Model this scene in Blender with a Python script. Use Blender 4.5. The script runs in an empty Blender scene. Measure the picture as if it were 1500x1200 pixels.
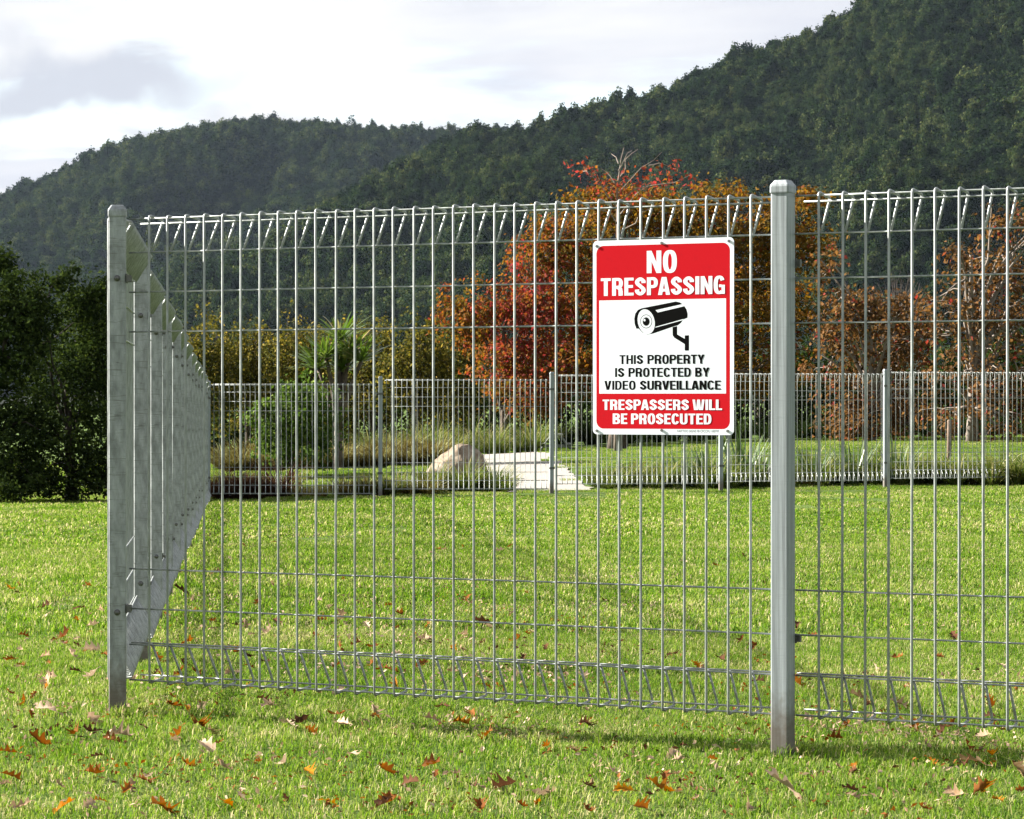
import bpy, math, random
import numpy as np
from mathutils import Vector, Matrix

random.seed(7)
RNG = np.random.default_rng(7)
scene = bpy.context.scene
C = scene.collection
R = math.radians

# ------------------------------------------------------------------ camera
F_PX, CAM_H, HORIZON = 4400.0, 1.13, 587.0          # focal length in photo pixels, eye height, horizon row
cam = bpy.data.cameras.new('camera')
cam.sensor_width = 36.0
cam.lens = 36.0 * F_PX / 1500.0
cam.clip_start, cam.clip_end = 0.1, 9000.0
cam_ob = bpy.data.objects.new('camera', cam)
C.objects.link(cam_ob)
cam_ob.location = (0, 0, CAM_H)
cam_ob.rotation_euler = (R(90) - math.atan((600 - HORIZON) / F_PX), 0, 0)
scene.camera = cam_ob

# ------------------------------------------------------------------ sun and sky
SUN_EL, SUN_TRAVEL = R(29), R(-20)                    # elevation; heading of the light from +X
sd = Vector((math.cos(SUN_TRAVEL) * math.cos(SUN_EL), math.sin(SUN_TRAVEL) * math.cos(SUN_EL), -math.sin(SUN_EL)))
sun = bpy.data.lights.new('sun', 'SUN')
sun.energy, sun.angle, sun.color = 5.0, R(0.53), (1.0, 0.95, 0.87)
sun_ob = bpy.data.objects.new('sun', sun)
C.objects.link(sun_ob)
sun_ob.rotation_euler = sd.to_track_quat('-Z', 'Y').to_euler()
sun_ob.location = (-30, 20, 40)

scene.view_settings.view_transform = 'Standard'
scene.view_settings.look = 'None'
scene.view_settings.gamma = 1.0
scene.view_settings.use_curve_mapping = False
scene.view_settings.exposure = 2.5

world = bpy.data.worlds.new('World')
scene.world = world
world.use_nodes = True
wn, wl = world.node_tree.nodes, world.node_tree.links
wn.clear()


def N(nodes, typ, **kw):
    n = nodes.new(typ)
    for k, v in kw.items():
        if k == 'inp':
            for i, val in v.items():
                n.inputs[i].default_value = val
        else:
            setattr(n, k, v)
    return n


def build_sky():
    out = N(wn, 'ShaderNodeOutputWorld')
    sky = N(wn, 'ShaderNodeTexSky', sky_type='NISHITA', sun_disc=False, sun_elevation=SUN_EL,
            sun_rotation=math.atan2(-sd.x, -sd.y), altitude=50.0, air_density=1.0, dust_density=1.5, ozone_density=1.0)
    bg_sky = N(wn, 'ShaderNodeBackground', inp={1: 0.055})
    wl.new(sky.outputs[0], bg_sky.inputs[0])
    # a broken cloud deck seen in perspective: direction projected on a flat layer
    tc = N(wn, 'ShaderNodeTexCoord')
    sep = N(wn, 'ShaderNodeSeparateXYZ')
    wl.new(tc.outputs['Generated'], sep.inputs[0])
    zz = N(wn, 'ShaderNodeMath', operation='ADD', inp={1: 0.11})
    wl.new(sep.outputs[2], zz.inputs[0])
    zm = N(wn, 'ShaderNodeMath', operation='MAXIMUM', inp={1: 0.03})
    wl.new(zz.outputs[0], zm.inputs[0])
    dx = N(wn, 'ShaderNodeMath', operation='DIVIDE')
    dy = N(wn, 'ShaderNodeMath', operation='DIVIDE')
    wl.new(sep.outputs[0], dx.inputs[0]); wl.new(zm.outputs[0], dx.inputs[1])
    wl.new(sep.outputs[1], dy.inputs[0]); wl.new(zm.outputs[0], dy.inputs[1])
    comb = N(wn, 'ShaderNodeCombineXYZ')
    wl.new(dx.outputs[0], comb.inputs[0]); wl.new(dy.outputs[0], comb.inputs[1])
    mp = N(wn, 'ShaderNodeMapping')
    mp.inputs['Location'].default_value = (3.1, 7.45, 0.0)
    wl.new(comb.outputs[0], mp.inputs[0])
    n1 = N(wn, 'ShaderNodeTexNoise', inp={'Scale': 1.6, 'Detail': 7.0, 'Roughness': 0.55, 'Distortion': 0.3})
    wl.new(mp.outputs[0], n1.inputs['Vector'])
    cover = N(wn, 'ShaderNodeMapRange', interpolation_type='SMOOTHSTEP', inp={1: 0.31, 2: 0.52, 3: 0.0, 4: 1.0})
    wl.new(n1.outputs[0], cover.inputs[0])
    # cloud shade: thin bright parts and grey bellies
    n2 = N(wn, 'ShaderNodeTexNoise', inp={'Scale': 1.15, 'Detail': 5.0, 'Roughness': 0.5, 'Distortion': 0.2})
    mp2 = N(wn, 'ShaderNodeMapping')
    mp2.inputs['Location'].default_value = (8.7, 1.9, 0.0)
    wl.new(comb.outputs[0], mp2.inputs[0]); wl.new(mp2.outputs[0], n2.inputs['Vector'])
    ramp = N(wn, 'ShaderNodeValToRGB')
    ramp.color_ramp.elements[0].position = 0.38
    ramp.color_ramp.elements[0].color = (0.72, 0.745, 0.84, 1)
    ramp.color_ramp.elements[1].position = 0.57
    ramp.color_ramp.elements[1].color = (1.0, 1.0, 1.0, 1)
    wl.new(n2.outputs[0], ramp.inputs[0])
    # one grey bank low over the left-hand hill
    nrm = N(wn, 'ShaderNodeVectorMath', operation='SUBTRACT')
    bx, bz = (110 - 750) / F_PX, (HORIZON - 132) / F_PX
    d = Vector((bx, 1.0, bz)).normalized()
    nrm.inputs[1].default_value = d
    wl.new(tc.outputs['Generated'], nrm.inputs[0])
    warp = N(wn, 'ShaderNodeTexNoise', inp={'Scale': 22.0, 'Detail': 4.0, 'Roughness': 0.55})
    wl.new(tc.outputs['Generated'], warp.inputs['Vector'])
    wsub = N(wn, 'ShaderNodeVectorMath', operation='SUBTRACT')
    wsub.inputs[1].default_value = (0.5, 0.5, 0.5)
    wl.new(warp.outputs['Color'], wsub.inputs[0])
    wsc = N(wn, 'ShaderNodeVectorMath', operation='SCALE')
    wsc.inputs['Scale'].default_value = 0.05
    wl.new(wsub.outputs[0], wsc.inputs[0])
    wadd = N(wn, 'ShaderNodeVectorMath', operation='ADD')
    wl.new(nrm.outputs[0], wadd.inputs[0]); wl.new(wsc.outputs[0], wadd.inputs[1])
    mul = N(wn, 'ShaderNodeVectorMath', operation='MULTIPLY')
    mul.inputs[1].default_value = (1 / 0.070, 1.0, 1 / 0.015)
    wl.new(wadd.outputs[0], mul.inputs[0])
    ln = N(wn, 'ShaderNodeVectorMath', operation='LENGTH')
    wl.new(mul.outputs[0], ln.inputs[0])
    bank = N(wn, 'ShaderNodeMapRange', interpolation_type='SMOOTHSTEP', inp={1: 0.35, 2: 1.35, 3: 1.0, 4: 0.0})
    wl.new(ln.outputs['Value'], bank.inputs[0])
    mixb = N(wn, 'ShaderNodeMix', data_type='RGBA')
    mixb.inputs[7].default_value = (0.665, 0.695, 0.77, 1)
    wl.new(bank.outputs[0], mixb.inputs[0]); wl.new(ramp.outputs[0], mixb.inputs[6])
    cmax = N(wn, 'ShaderNodeMath', operation='MAXIMUM')
    wl.new(cover.outputs[0], cmax.inputs[0]); wl.new(bank.outputs[0], cmax.inputs[1])
    bg_c = N(wn, 'ShaderNodeBackground', inp={1: 0.174})
    wl.new(mixb.outputs[2], bg_c.inputs[0])
    mix = N(wn, 'ShaderNodeMixShader')
    wl.new(cmax.outputs[0], mix.inputs[0]); wl.new(bg_sky.outputs[0], mix.inputs[1]); wl.new(bg_c.outputs[0], mix.inputs[2])
    wl.new(mix.outputs[0], out.inputs[0])


build_sky()
world.cycles.sampling_method = 'AUTOMATIC'
scene.cycles.max_bounces = 5
scene.cycles.diffuse_bounces = 2
scene.cycles.glossy_bounces = 2
scene.cycles.transmission_bounces = 3
scene.cycles.volume_bounces = 0
scene.cycles.transparent_max_bounces = 8

# ------------------------------------------------------------------ helpers


def at(px, py, D):
    """photo pixel at a given distance -> point in the place"""
    return Vector(((px - 750) / F_PX * D, D, CAM_H + (HORIZON - py) / F_PX * D))


def xat(px, D):
    return (px - 750) / F_PX * D


def sstep(a, b, x):
    t = np.clip((x - a) / (b - a), 0, 1)
    return t * t * (3 - 2 * t)


G46X = np.array([-12, -5, -2, 0.6, 3.3, 6.0, 12.0])
G46Z = np.array([-.44, -.41, -.34, -.29, -.27, -.22, -.16])
G60X = np.array([-12, -6, -3, 0, 6, 12])
G60Z = np.array([-.28, -.26, -.16, 0.0, .26, .34])


def ground_z(x, y):
    x = np.asarray(x, dtype=float); y = np.asarray(y, dtype=float)
    s = np.clip((y - 9.5) / 36.5, 0, 1)
    s = s * s * (3 - 2 * s) * 0.35 + s * 0.65
    a = np.interp(x, G46X, G46Z) * s
    b = np.interp(x, G60X, G60Z)
    t = sstep(47.5, 60, y)
    z = a * (1 - t) + b * t - 0.022
    z = z + 0.012 * np.sin(x * 1.7 + y * 0.6) * np.sin(y * 0.9 + 1.3) + 0.03 * np.sin(x * 0.45 + 1.0) * np.sin(y * 0.28) * sstep(13, 20, y)
    return z


def gz(x, y):
    return float(ground_z(x, y))


def ground_hit(px, py):
    """distance at which a photo row meets the lawn"""
    D = 10.0
    for _ in range(40):
        z = gz(xat(px, D), D)
        D = 0.5 * D + 0.5 * (CAM_H - z) * F_PX / max(py - HORIZON, 20)
    return D


def mesh_np(name, verts, polys, mat=None, smooth=False, attrs=None):
    """verts (n,3); polys = list of (m,k) int arrays; attrs = {name: per-face floats}"""
    me = bpy.data.meshes.new(name)
    verts = np.asarray(verts, dtype=np.float32)
    polys = [np.asarray(p, dtype=np.int32) for p in (polys if isinstance(polys, list) else [polys]) if len(p)]
    me.vertices.add(len(verts)); me.vertices.foreach_set('co', verts.ravel())
    nl = sum(p.size for p in polys); npoly = sum(len(p) for p in polys)
    me.loops.add(nl); me.loops.foreach_set('vertex_index', np.concatenate([p.ravel() for p in polys]))
    me.polygons.add(npoly)
    tot = np.concatenate([np.full(len(p), p.shape[1], dtype=np.int32) for p in polys])
    st = np.concatenate([[0], np.cumsum(tot)[:-1]]).astype(np.int32)
    me.polygons.foreach_set('loop_start', st); me.polygons.foreach_set('loop_total', tot)
    me.polygons.foreach_set('use_smooth', np.full(npoly, bool(smooth), dtype=bool))
    if attrs:
        for k, v in attrs.items():
            a = me.attributes.new(k, 'FLOAT', 'FACE')
            a.data.foreach_set('value', np.asarray(v, dtype=np.float32))
    me.update(calc_edges=True)
    if mat:
        me.materials.append(mat)
    return me


def link(name, me, parent=None, loc=None, rotz=0.0):
    o = bpy.data.objects.new(name, me)
    C.objects.link(o)
    if parent is not None:
        o.parent = parent
    if loc is not None:
        o.location = loc
    if rotz:
        o.rotation_euler = (0, 0, rotz)
    return o


def tag(o, label=None, cat=None, group=None, kind=None):
    if label: o['label'] = label
    if cat: o['category'] = cat
    if group: o['group'] = group
    if kind: o['kind'] = kind
    return o


class MB:
    """collects pieces of one mesh"""
    def __init__(self):
        self.v, self.p, self.n, self.t = [], {}, 0, {}

    def add(self, verts, polys, tint=0.5):
        verts = np.asarray(verts, dtype=float).reshape(-1, 3)
        polys = np.asarray(polys, dtype=int)
        self.v.append(verts)
        k = polys.shape[1]
        self.p.setdefault(k, []).append(polys + self.n)
        self.t.setdefault(k, []).append(np.broadcast_to(np.asarray(tint, dtype=float), (len(polys),)))
        self.n += len(verts)

    def box(self, x0, x1, y0, y1, z0, z1, M=None, tint=0.5):
        v = np.array([[x, y, z] for z in (z0, z1) for y in (y0, y1) for x in (x0, x1)], dtype=float)
        if M is not None:
            v = v @ np.array(M.to_3x3()).T + np.array(M.translation)
        self.add(v, [[0, 2, 3, 1], [4, 5, 7, 6], [0, 1, 5, 4], [2, 6, 7, 3], [0, 4, 6, 2], [1, 3, 7, 5]], tint)

    def tube(self, path, radii, sides=6, cap=True, tint=0.5):
        path = np.asarray(path, dtype=float); n = len(path)
        radii = np.broadcast_to(np.asarray(radii, dtype=float), (n,))
        tg = np.gradient(path, axis=0)
        tg /= np.linalg.norm(tg, axis=1)[:, None] + 1e-12
        up = np.array([0, 0, 1.0]) if abs(tg[0][2]) < 0.9 else np.array([1.0, 0, 0])
        a = np.cross(tg[0], up); a /= np.linalg.norm(a)
        vs = []
        for i in range(n):
            a = a - tg[i] * np.dot(a, tg[i]); a /= np.linalg.norm(a) + 1e-12
            b = np.cross(tg[i], a)
            th = np.arange(sides) * 2 * math.pi / sides
            vs.append(path[i] + radii[i] * (np.cos(th)[:, None] * a + np.sin(th)[:, None] * b))
        v = np.concatenate(vs)
        q = []
        for i in range(n - 1):
            for j in range(sides):
                k = (j + 1) % sides
                q.append([i * sides + j, i * sides + k, (i + 1) * sides + k, (i + 1) * sides + j])
        self.add(v, q, tint)
        if cap:
            base = self.n - len(v)
            self.p.setdefault(sides, [])
            caps = np.array([list(range(sides - 1, -1, -1)), [(n - 1) * sides + j for j in range(sides)]]) + base
            self.p[sides].append(caps); self.t.setdefault(sides, []).append(np.full(2, tint))

    def mesh(self, name, mat, smooth=False, tint=False):
        v = np.concatenate(self.v)
        keys = list(self.p)
        polys = [np.concatenate(self.p[k]) for k in keys]
        attrs = {'tint': np.concatenate([np.concatenate(self.t[k]) for k in keys])} if tint else None
        return mesh_np(name, v, polys, mat, smooth, attrs)


# ------------------------------------------------------------------ materials


def new_mat(name):
    m = bpy.data.materials.new(name)
    m.use_nodes = True
    nt = m.node_tree
    nt.nodes.clear()
    return m, nt.nodes, nt.links, N(nt.nodes, 'ShaderNodeOutputMaterial')


def ramp_node(n, stops):
    r = N(n, 'ShaderNodeValToRGB')
    cr = r.color_ramp
    while len(cr.elements) < len(stops):
        cr.elements.new(0.5)
    for e, (p, c) in zip(cr.elements, stops):
        e.position = p
        e.color = (*c, 1)
    return r


def leaf_mat(name, stops, trans=0.35, rough=0.45, noise=0.0, patch=None, spec=0.3):
    """foliage: colour by a per-leaf value, part of the light passes through"""
    m, n, l, out = new_mat(name)
    at_ = N(n, 'ShaderNodeAttribute', attribute_name='tint')
    oi = N(n, 'ShaderNodeObjectInfo')
    mad = N(n, 'ShaderNodeMath', operation='MULTIPLY_ADD', inp={1: noise, 2: -noise * 0.5})
    l.new(oi.outputs['Random'], mad.inputs[0])
    add = N(n, 'ShaderNodeMath', operation='ADD')
    l.new(at_.outputs['Fac'], add.inputs[0]); l.new(mad.outputs[0], add.inputs[1])
    src = add
    if patch:
        geo = N(n, 'ShaderNodeNewGeometry')
        acc = src
        for sc, amt in patch:
            no = N(n, 'ShaderNodeTexNoise', inp={'Scale': sc, 'Detail': 3.0, 'Roughness': 0.55})
            l.new(geo.outputs['Position'], no.inputs['Vector'])
            ma = N(n, 'ShaderNodeMath', operation='MULTIPLY_ADD', inp={1: amt, 2: -amt * 0.5})
            l.new(no.outputs[0], ma.inputs[0])
            a2 = N(n, 'ShaderNodeMath', operation='ADD')
            l.new(acc.outputs[0], a2.inputs[0]); l.new(ma.outputs[0], a2.inputs[1])
            acc = a2
        src = acc
    r = ramp_node(n, stops)
    l.new(src.outputs[0], r.inputs[0])
    if spec > 0.4:
        pb = N(n, 'ShaderNodeBsdfPrincipled', inp={'Roughness': rough, 'Specular IOR Level': spec * 0.5})
        l.new(r.outputs[0], pb.inputs['Base Color'])
    else:
        pb = N(n, 'ShaderNodeBsdfDiffuse')
        l.new(r.outputs[0], pb.inputs[0])
    tr = N(n, 'ShaderNodeBsdfTranslucent')
    hs = N(n, 'ShaderNodeHueSaturation', inp={'Saturation': 1.15, 'Value': 1.25})
    l.new(r.outputs[0], hs.inputs['Color']); l.new(hs.outputs[0], tr.inputs[0])
    mx = N(n, 'ShaderNodeMixShader', inp={0: trans})
    l.new(pb.outputs[0], mx.inputs[1]); l.new(tr.outputs[0], mx.inputs[2])
    l.new(mx.outputs[0], out.inputs[0])
    return m


def flat_mat(name, col, rough=0.5, metal=0.0, var=0.0, scale=20.0, spec=0.5, bump=0.0):
    m, n, l, out = new_mat(name)
    pb = N(n, 'ShaderNodeBsdfPrincipled', inp={'Base Color': (*col, 1), 'Roughness': rough, 'Metallic': metal, 'Specular IOR Level': spec})
    if var or bump:
        tc = N(n, 'ShaderNodeTexCoord')
        no = N(n, 'ShaderNodeTexNoise', inp={'Scale': scale, 'Detail': 5.0, 'Roughness': 0.6})
        l.new(tc.outputs['Object'], no.inputs['Vector'])
        lo = tuple(max(0, c * (1 - var)) for c in col); hi = tuple(min(1, c * (1 + var)) for c in col)
        r = ramp_node(n, [(0.3, lo), (0.7, hi)])
        l.new(no.outputs[0], r.inputs[0]); l.new(r.outputs[0], pb.inputs['Base Color'])
        if bump:
            b = N(n, 'ShaderNodeBump', inp={'Strength': bump, 'Distance': 0.01})
            l.new(no.outputs[0], b.inputs['Height']); l.new(b.outputs[0], pb.inputs['Normal'])
    l.new(pb.outputs[0], out.inputs[0])
    return m


def galv_mat(name, base, streaks, metal=0.55, rough=0.42, vertical=False, dirt=0.0):
    """weathered galvanised steel: mottled zinc with fine slanting scratches"""
    m, n, l, out = new_mat(name)
    tc = N(n, 'ShaderNodeTexCoord')
    no = N(n, 'ShaderNodeTexNoise', inp={'Scale': 14.0, 'Detail': 6.0, 'Roughness': 0.65})
    mp0 = N(n, 'ShaderNodeMapping'); mp0.inputs['Scale'].default_value = (6.0, 6.0, 0.12) if vertical else (3.0, 3.0, 0.9)
    l.new(tc.outputs['Object'], mp0.inputs[0]); l.new(mp0.outputs[0], no.inputs['Vector'])
    lo = tuple(c * 0.62 for c in base); hi = tuple(min(1, c * 1.25) for c in base)
    r = ramp_node(n, [(0.34, lo), (0.66, hi)])
    l.new(no.outputs[0], r.inputs[0])
    mp = N(n, 'ShaderNodeMapping')
    mp.inputs['Rotation'].default_value = (0, R(28), 0)
    mp.inputs['Scale'].default_value = (9.0, 9.0, 95.0)
    l.new(tc.outputs['Object'], mp.inputs[0])
    ns = N(n, 'ShaderNodeTexNoise', inp={'Scale': 1.0, 'Detail': 2.0, 'Roughness': 0.6, 'Distortion': 1.2})
    l.new(mp.outputs[0], ns.inputs['Vector'])
    mr = N(n, 'ShaderNodeMapRange', inp={1: 0.27, 2: 0.43, 3: streaks, 4: 0.0})
    l.new(ns.outputs[0], mr.inputs[0])
    mx = N(n, 'ShaderNodeMix', data_type='RGBA')
    mx.inputs[7].default_value = (base[0] * 0.38, base[1] * 0.36, base[2] * 0.33, 1)
    l.new(mr.outputs[0], mx.inputs[0]); l.new(r.outputs[0], mx.inputs[6])
    pb = N(n, 'ShaderNodeBsdfPrincipled', inp={'Metallic': metal, 'Roughness': rough})
    col = mx
    if dirt:        # soil splashed up the foot and a few rusty weeps
        sx = N(n, 'ShaderNodeSeparateXYZ'); l.new(tc.outputs['Object'], sx.inputs[0])
        nd = N(n, 'ShaderNodeTexNoise', inp={'Scale': 30.0, 'Detail': 4.0, 'Roughness': 0.6}); l.new(tc.outputs['Object'], nd.inputs['Vector'])
        ad = N(n, 'ShaderNodeMath', operation='MULTIPLY_ADD', inp={1: -0.22}); l.new(nd.outputs[0], ad.inputs[0]); l.new(sx.outputs[2], ad.inputs[2])
        md = N(n, 'ShaderNodeMapRange', inp={1: -0.05, 2: 0.09, 3: dirt, 4: 0.0}); l.new(ad.outputs[0], md.inputs[0])
        mxd = N(n, 'ShaderNodeMix', data_type='RGBA'); mxd.inputs[7].default_value = (0.085, 0.062, 0.042, 1)
        l.new(md.outputs[0], mxd.inputs[0]); l.new(mx.outputs[2], mxd.inputs[6])
        col = mxd
    l.new(col.outputs[2], pb.inputs['Base Color'])
    rr = N(n, 'ShaderNodeMapRange', inp={1: 0.3, 2: 0.7, 3: rough - 0.06, 4: rough + 0.12})
    l.new(no.outputs[0], rr.inputs[0]); l.new(rr.outputs[0], pb.inputs['Roughness'])
    bp = N(n, 'ShaderNodeBump', inp={'Strength': 0.15, 'Distance': 0.002})
    l.new(no.outputs[0], bp.inputs['Height']); l.new(bp.outputs[0], pb.inputs['Normal'])
    l.new(pb.outputs[0], out.inputs[0])
    return m


M = {}
M['galv'] = galv_mat('galvanised_post', (0.250, 0.268, 0.270), 0.8, metal=0.25, dirt=0.8, rough=0.5)
M['galv_plain'] = galv_mat('galvanised_post_plain', (0.232, 0.258, 0.270), 0.15, metal=0.25, dirt=0.8, rough=0.5, vertical=True)
M['wire'] = galv_mat('galvanised_wire', (0.255, 0.272, 0.262), 0.0, metal=0.35, rough=0.42)
M['bolt'] = flat_mat('weathered_bolt', (0.10, 0.10, 0.095), 0.55, 0.5, 0.3, 60)
M['grass'] = leaf_mat('lawn_blades', [(0.0, (0.028, 0.066, 0.010)), (0.32, (0.076, 0.142, 0.021)), (0.60, (0.140, 0.196, 0.038)),
                                      (0.80, (0.230, 0.240, 0.085)), (1.0, (0.42, 0.36, 0.22))], trans=0.42, rough=0.40,
                      patch=[(0.45, 0.70), (2.4, 0.60), (9.0, 0.35)], spec=0.3)
M['leaf_rust'] = leaf_mat('fallen_leaf_rust', [(0, (0.090, 0.034, 0.013)), (1, (0.20, 0.080, 0.026))], 0.25, 0.5, 0.8)
M['leaf_dark'] = leaf_mat('fallen_leaf_dark', [(0, (0.040, 0.021, 0.013)), (1, (0.095, 0.045, 0.025))], 0.15, 0.5, 0.8)
M['leaf_tan'] = leaf_mat('fallen_leaf_tan', [(0, (0.21, 0.135, 0.075)), (1, (0.40, 0.30, 0.22))], 0.15, 0.45, 0.8)
M['leaf_gold'] = leaf_mat('fallen_leaf_gold', [(0, (0.22, 0.075, 0.010)), (1, (0.30, 0.14, 0.015))], 0.3, 0.5, 0.8)
M['bark'] = flat_mat('grey_brown_bark', (0.075, 0.058, 0.045), 0.9, 0, 0.5, 9, 0.2, 0.8)
M['bark_dark'] = flat_mat('dark_bark', (0.030, 0.025, 0.020), 0.9, 0, 0.5, 9, 0.1, 0.8)
M['bark_pale'] = flat_mat('pale_twig_bark', (0.17, 0.14, 0.115), 0.8, 0, 0.3, 9, 0.2, 0.4)
M['rock'] = None


def ground_mat():
    m, n, l, out = new_mat('lawn_soil')
    geo = N(n, 'ShaderNodeNewGeometry')
    n1 = N(n, 'ShaderNodeTexNoise', inp={'Scale': 60.0, 'Detail': 6.0, 'Roughness': 0.7})
    n2 = N(n, 'ShaderNodeTexNoise', inp={'Scale': 0.6, 'Detail': 4.0, 'Roughness': 0.6})
    l.new(geo.outputs['Position'], n1.inputs['Vector']); l.new(geo.outputs['Position'], n2.inputs['Vector'])
    r1 = ramp_node(n, [(0.3, (0.030, 0.050, 0.010)), (0.55, (0.065, 0.105, 0.018)), (0.75, (0.13, 0.14, 0.04))])
    r2 = ramp_node(n, [(0.35, (0.75, 0.85, 0.7)), (0.65, (1.15, 1.1, 1.0))])
    l.new(n1.outputs[0], r1.inputs[0]); l.new(n2.outputs[0], r2.inputs[0])
    mx = N(n, 'ShaderNodeMix', data_type='RGBA', blend_type='MULTIPLY', inp={0: 1.0})
    l.new(r1.outputs[0], mx.inputs[6]); l.new(r2.outputs[0], mx.inputs[7])
    pb = N(n, 'ShaderNodeBsdfPrincipled', inp={'Roughness': 0.9, 'Specular IOR Level': 0.1})
    l.new(mx.outputs[2], pb.inputs['Base Color'])
    bp = N(n, 'ShaderNodeBump', inp={'Strength': 0.8, 'Distance': 0.03})
    l.new(n1.outputs[0], bp.inputs['Height']); l.new(bp.outputs[0], pb.inputs['Normal'])
    l.new(pb.outputs[0], out.inputs[0])
    return m


# ------------------------------------------------------------------ ground
def build_ground():
    xs = np.unique(np.concatenate([np.linspace(-3000, -60, 14), np.linspace(-60, -14, 12), np.linspace(-14, 14, 57), np.linspace(14, 60, 12), np.linspace(60, 3000, 14)]))
    ys = np.unique(np.concatenate([np.linspace(-250, 0, 6), np.linspace(0, 70, 141), np.linspace(70, 150, 17), np.linspace(150, 3600, 24)]))
    X, Y = np.meshgrid(xs, ys)
    Z = ground_z(X, Y)
    v = np.stack([X.ravel(), Y.ravel(), Z.ravel()], 1)
    nx = len(xs)
    i, j = np.meshgrid(np.arange(nx - 1), np.arange(len(ys) - 1))
    a = (j * nx + i).ravel()
    q = np.stack([a, a + 1, a + nx + 1, a + nx], 1)
    tag(link('ground', mesh_np('ground', v, q, ground_mat(), True)), kind='structure')


build_ground()

# ------------------------------------------------------------------ hills with forest
RIDGE_R = [(-900, 520), (-300, 500), (150, 450), (300, 408), (400, 368), (480, 325), (560, 280), (640, 238), (700, 203), (750, 198), (800, 192), (850, 180), (905, 165), (950, 150), (1000, 133), (1040, 117), (1060, 106),
           (1100, 93), (1140, 82), (1180, 66), (1220, 46), (1265, 16), (1330, -18), (1400, -45), (1500, -80), (1700, -140), (1950, -165), (2300, -110), (2900, 60)]
RIDGE_L = [(-1500, 520), (-900, 470), (-450, 400), (-200, 345), (0, 299), (60, 274), (110, 246), (155, 226), (200, 215), (250, 202), (300, 190), (350, 182), (400, 184), (450, 185), (500, 184), (550, 188),
           (600, 192), (640, 197), (690, 200), (760, 204), (900, 230), (1200, 260), (1800, 330), (2600, 430)]


def vnoise(x, y, seed):
    """smooth value noise"""
    g = np.random.default_rng(seed).random((64, 64))
    xi, yi = np.floor(x).astype(int), np.floor(y).astype(int)
    fx, fy = x - xi, y - yi
    fx, fy = fx * fx * (3 - 2 * fx), fy * fy * (3 - 2 * fy)
    a = g[xi % 64, yi % 64]; b = g[(xi + 1) % 64, yi % 64]; c = g[xi % 64, (yi + 1) % 64]; d = g[(xi + 1) % 64, (yi + 1) % 64]
    return (a * (1 - fx) + b * fx) * (1 - fy) + (c * (1 - fx) + d * fx) * fy - 0.5


def hill_height(kind, px, D):
    tab, Db, Dr, seed, amp = (RIDGE_R, 800.0, 1420.0, 3, 72.0) if kind == 'R' else (RIDGE_L, 1500.0, 2350.0, 11, 85.0)
    py = np.interp(px, [p[0] for p in tab], [p[1] for p in tab])
    H = CAM_H + (HORIZON - py - 10) / F_PX * Dr
    t = (D - Db) / (Dr - Db)
    front = np.clip(t, 0, 1)
    env = front * (1 - front) * 4
    x = (px - 750) / F_PX * D
    # spurs and gullies run down the slope
    s = vnoise(x / 95.0 + 0.25 * vnoise(x / 60, D / 90, seed + 5), D / 420.0 + 9, seed) + 0.5 * vnoise(x / 42.0, D / 200.0, seed + 1) + 0.22 * vnoise(x / 20.0, D / 70.0, seed + 2)
    z = H * front + amp * s * env
    back = np.clip(t - 1, 0, 5)
    z = z - H * back * 1.2
    return z - 3.0 * (t < 0.02)


def build_hill(kind):
    Db, Dr = (800.0, 1420.0) if kind == 'R' else (1500.0, 2350.0)
    pxs = np.linspace(-900 if kind == 'R' else -1500, 2900 if kind == 'R' else 2600, 241)
    Ds = np.concatenate([np.linspace(Db, Dr, 41), np.linspace(Dr, Dr + 500, 9)[1:]])
    P, DD = np.meshgrid(pxs, Ds)
    Z = hill_height(kind, P, DD)
    v = np.stack([((P - 750) / F_PX * DD).ravel(), DD.ravel(), Z.ravel()], 1)
    nx = len(pxs)
    i, j = np.meshgrid(np.arange(nx - 1), np.arange(len(Ds) - 1))
    a = (j * nx + i).ravel()
    q = np.stack([a, a + 1, a + nx + 1, a + nx], 1)
    tag(link('hill', mesh_np('hill', v, q, M['hill'], True)), kind='structure')


M['hill'] = flat_mat('forest_floor', (0.006, 0.009, 0.004), 0.95, 0, 0.4, 0.05, 0.1)
M['forest'] = leaf_mat('forest_leaves', [(0.0, (0.0045, 0.010, 0.0055)), (0.45, (0.0115, 0.022, 0.009)), (0.8, (0.029, 0.045, 0.016)), (1.0, (0.066, 0.077, 0.028))],
                       trans=0.2, rough=0.6, noise=0.75, spec=0.15)
build_hill('R')
build_hill('L')


def leaf_quads(P, outward, size, rng, tint, aspect=0.55, out_w=0.7, up_w=0.35):
    """a rhombic leaf at every point; normal mixes outward, up and random"""
    n = len(P)
    nr = outward * out_w + np.array([0, 0, up_w]) + rng.normal(0, 0.6, (n, 3))
    nr /= np.linalg.norm(nr, axis=1)[:, None] + 1e-9
    d = rng.normal(0, 1, (n, 3))
    d -= nr * np.sum(d * nr, 1)[:, None]
    d /= np.linalg.norm(d, axis=1)[:, None] + 1e-9
    w = np.cross(nr, d)
    s = (size * rng.uniform(0.65, 1.35, n))[:, None]
    a = P - d * s * 0.5
    c = P + d * s * 0.5
    b = P + w * s * 0.5 * aspect + nr * s * 0.08
    e = P - w * s * 0.5 * aspect + nr * s * 0.08
    v = np.stack([a, b, c, e], 1).reshape(-1, 3)
    q = np.arange(4 * n).reshape(n, 4)
    return v, q


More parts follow.
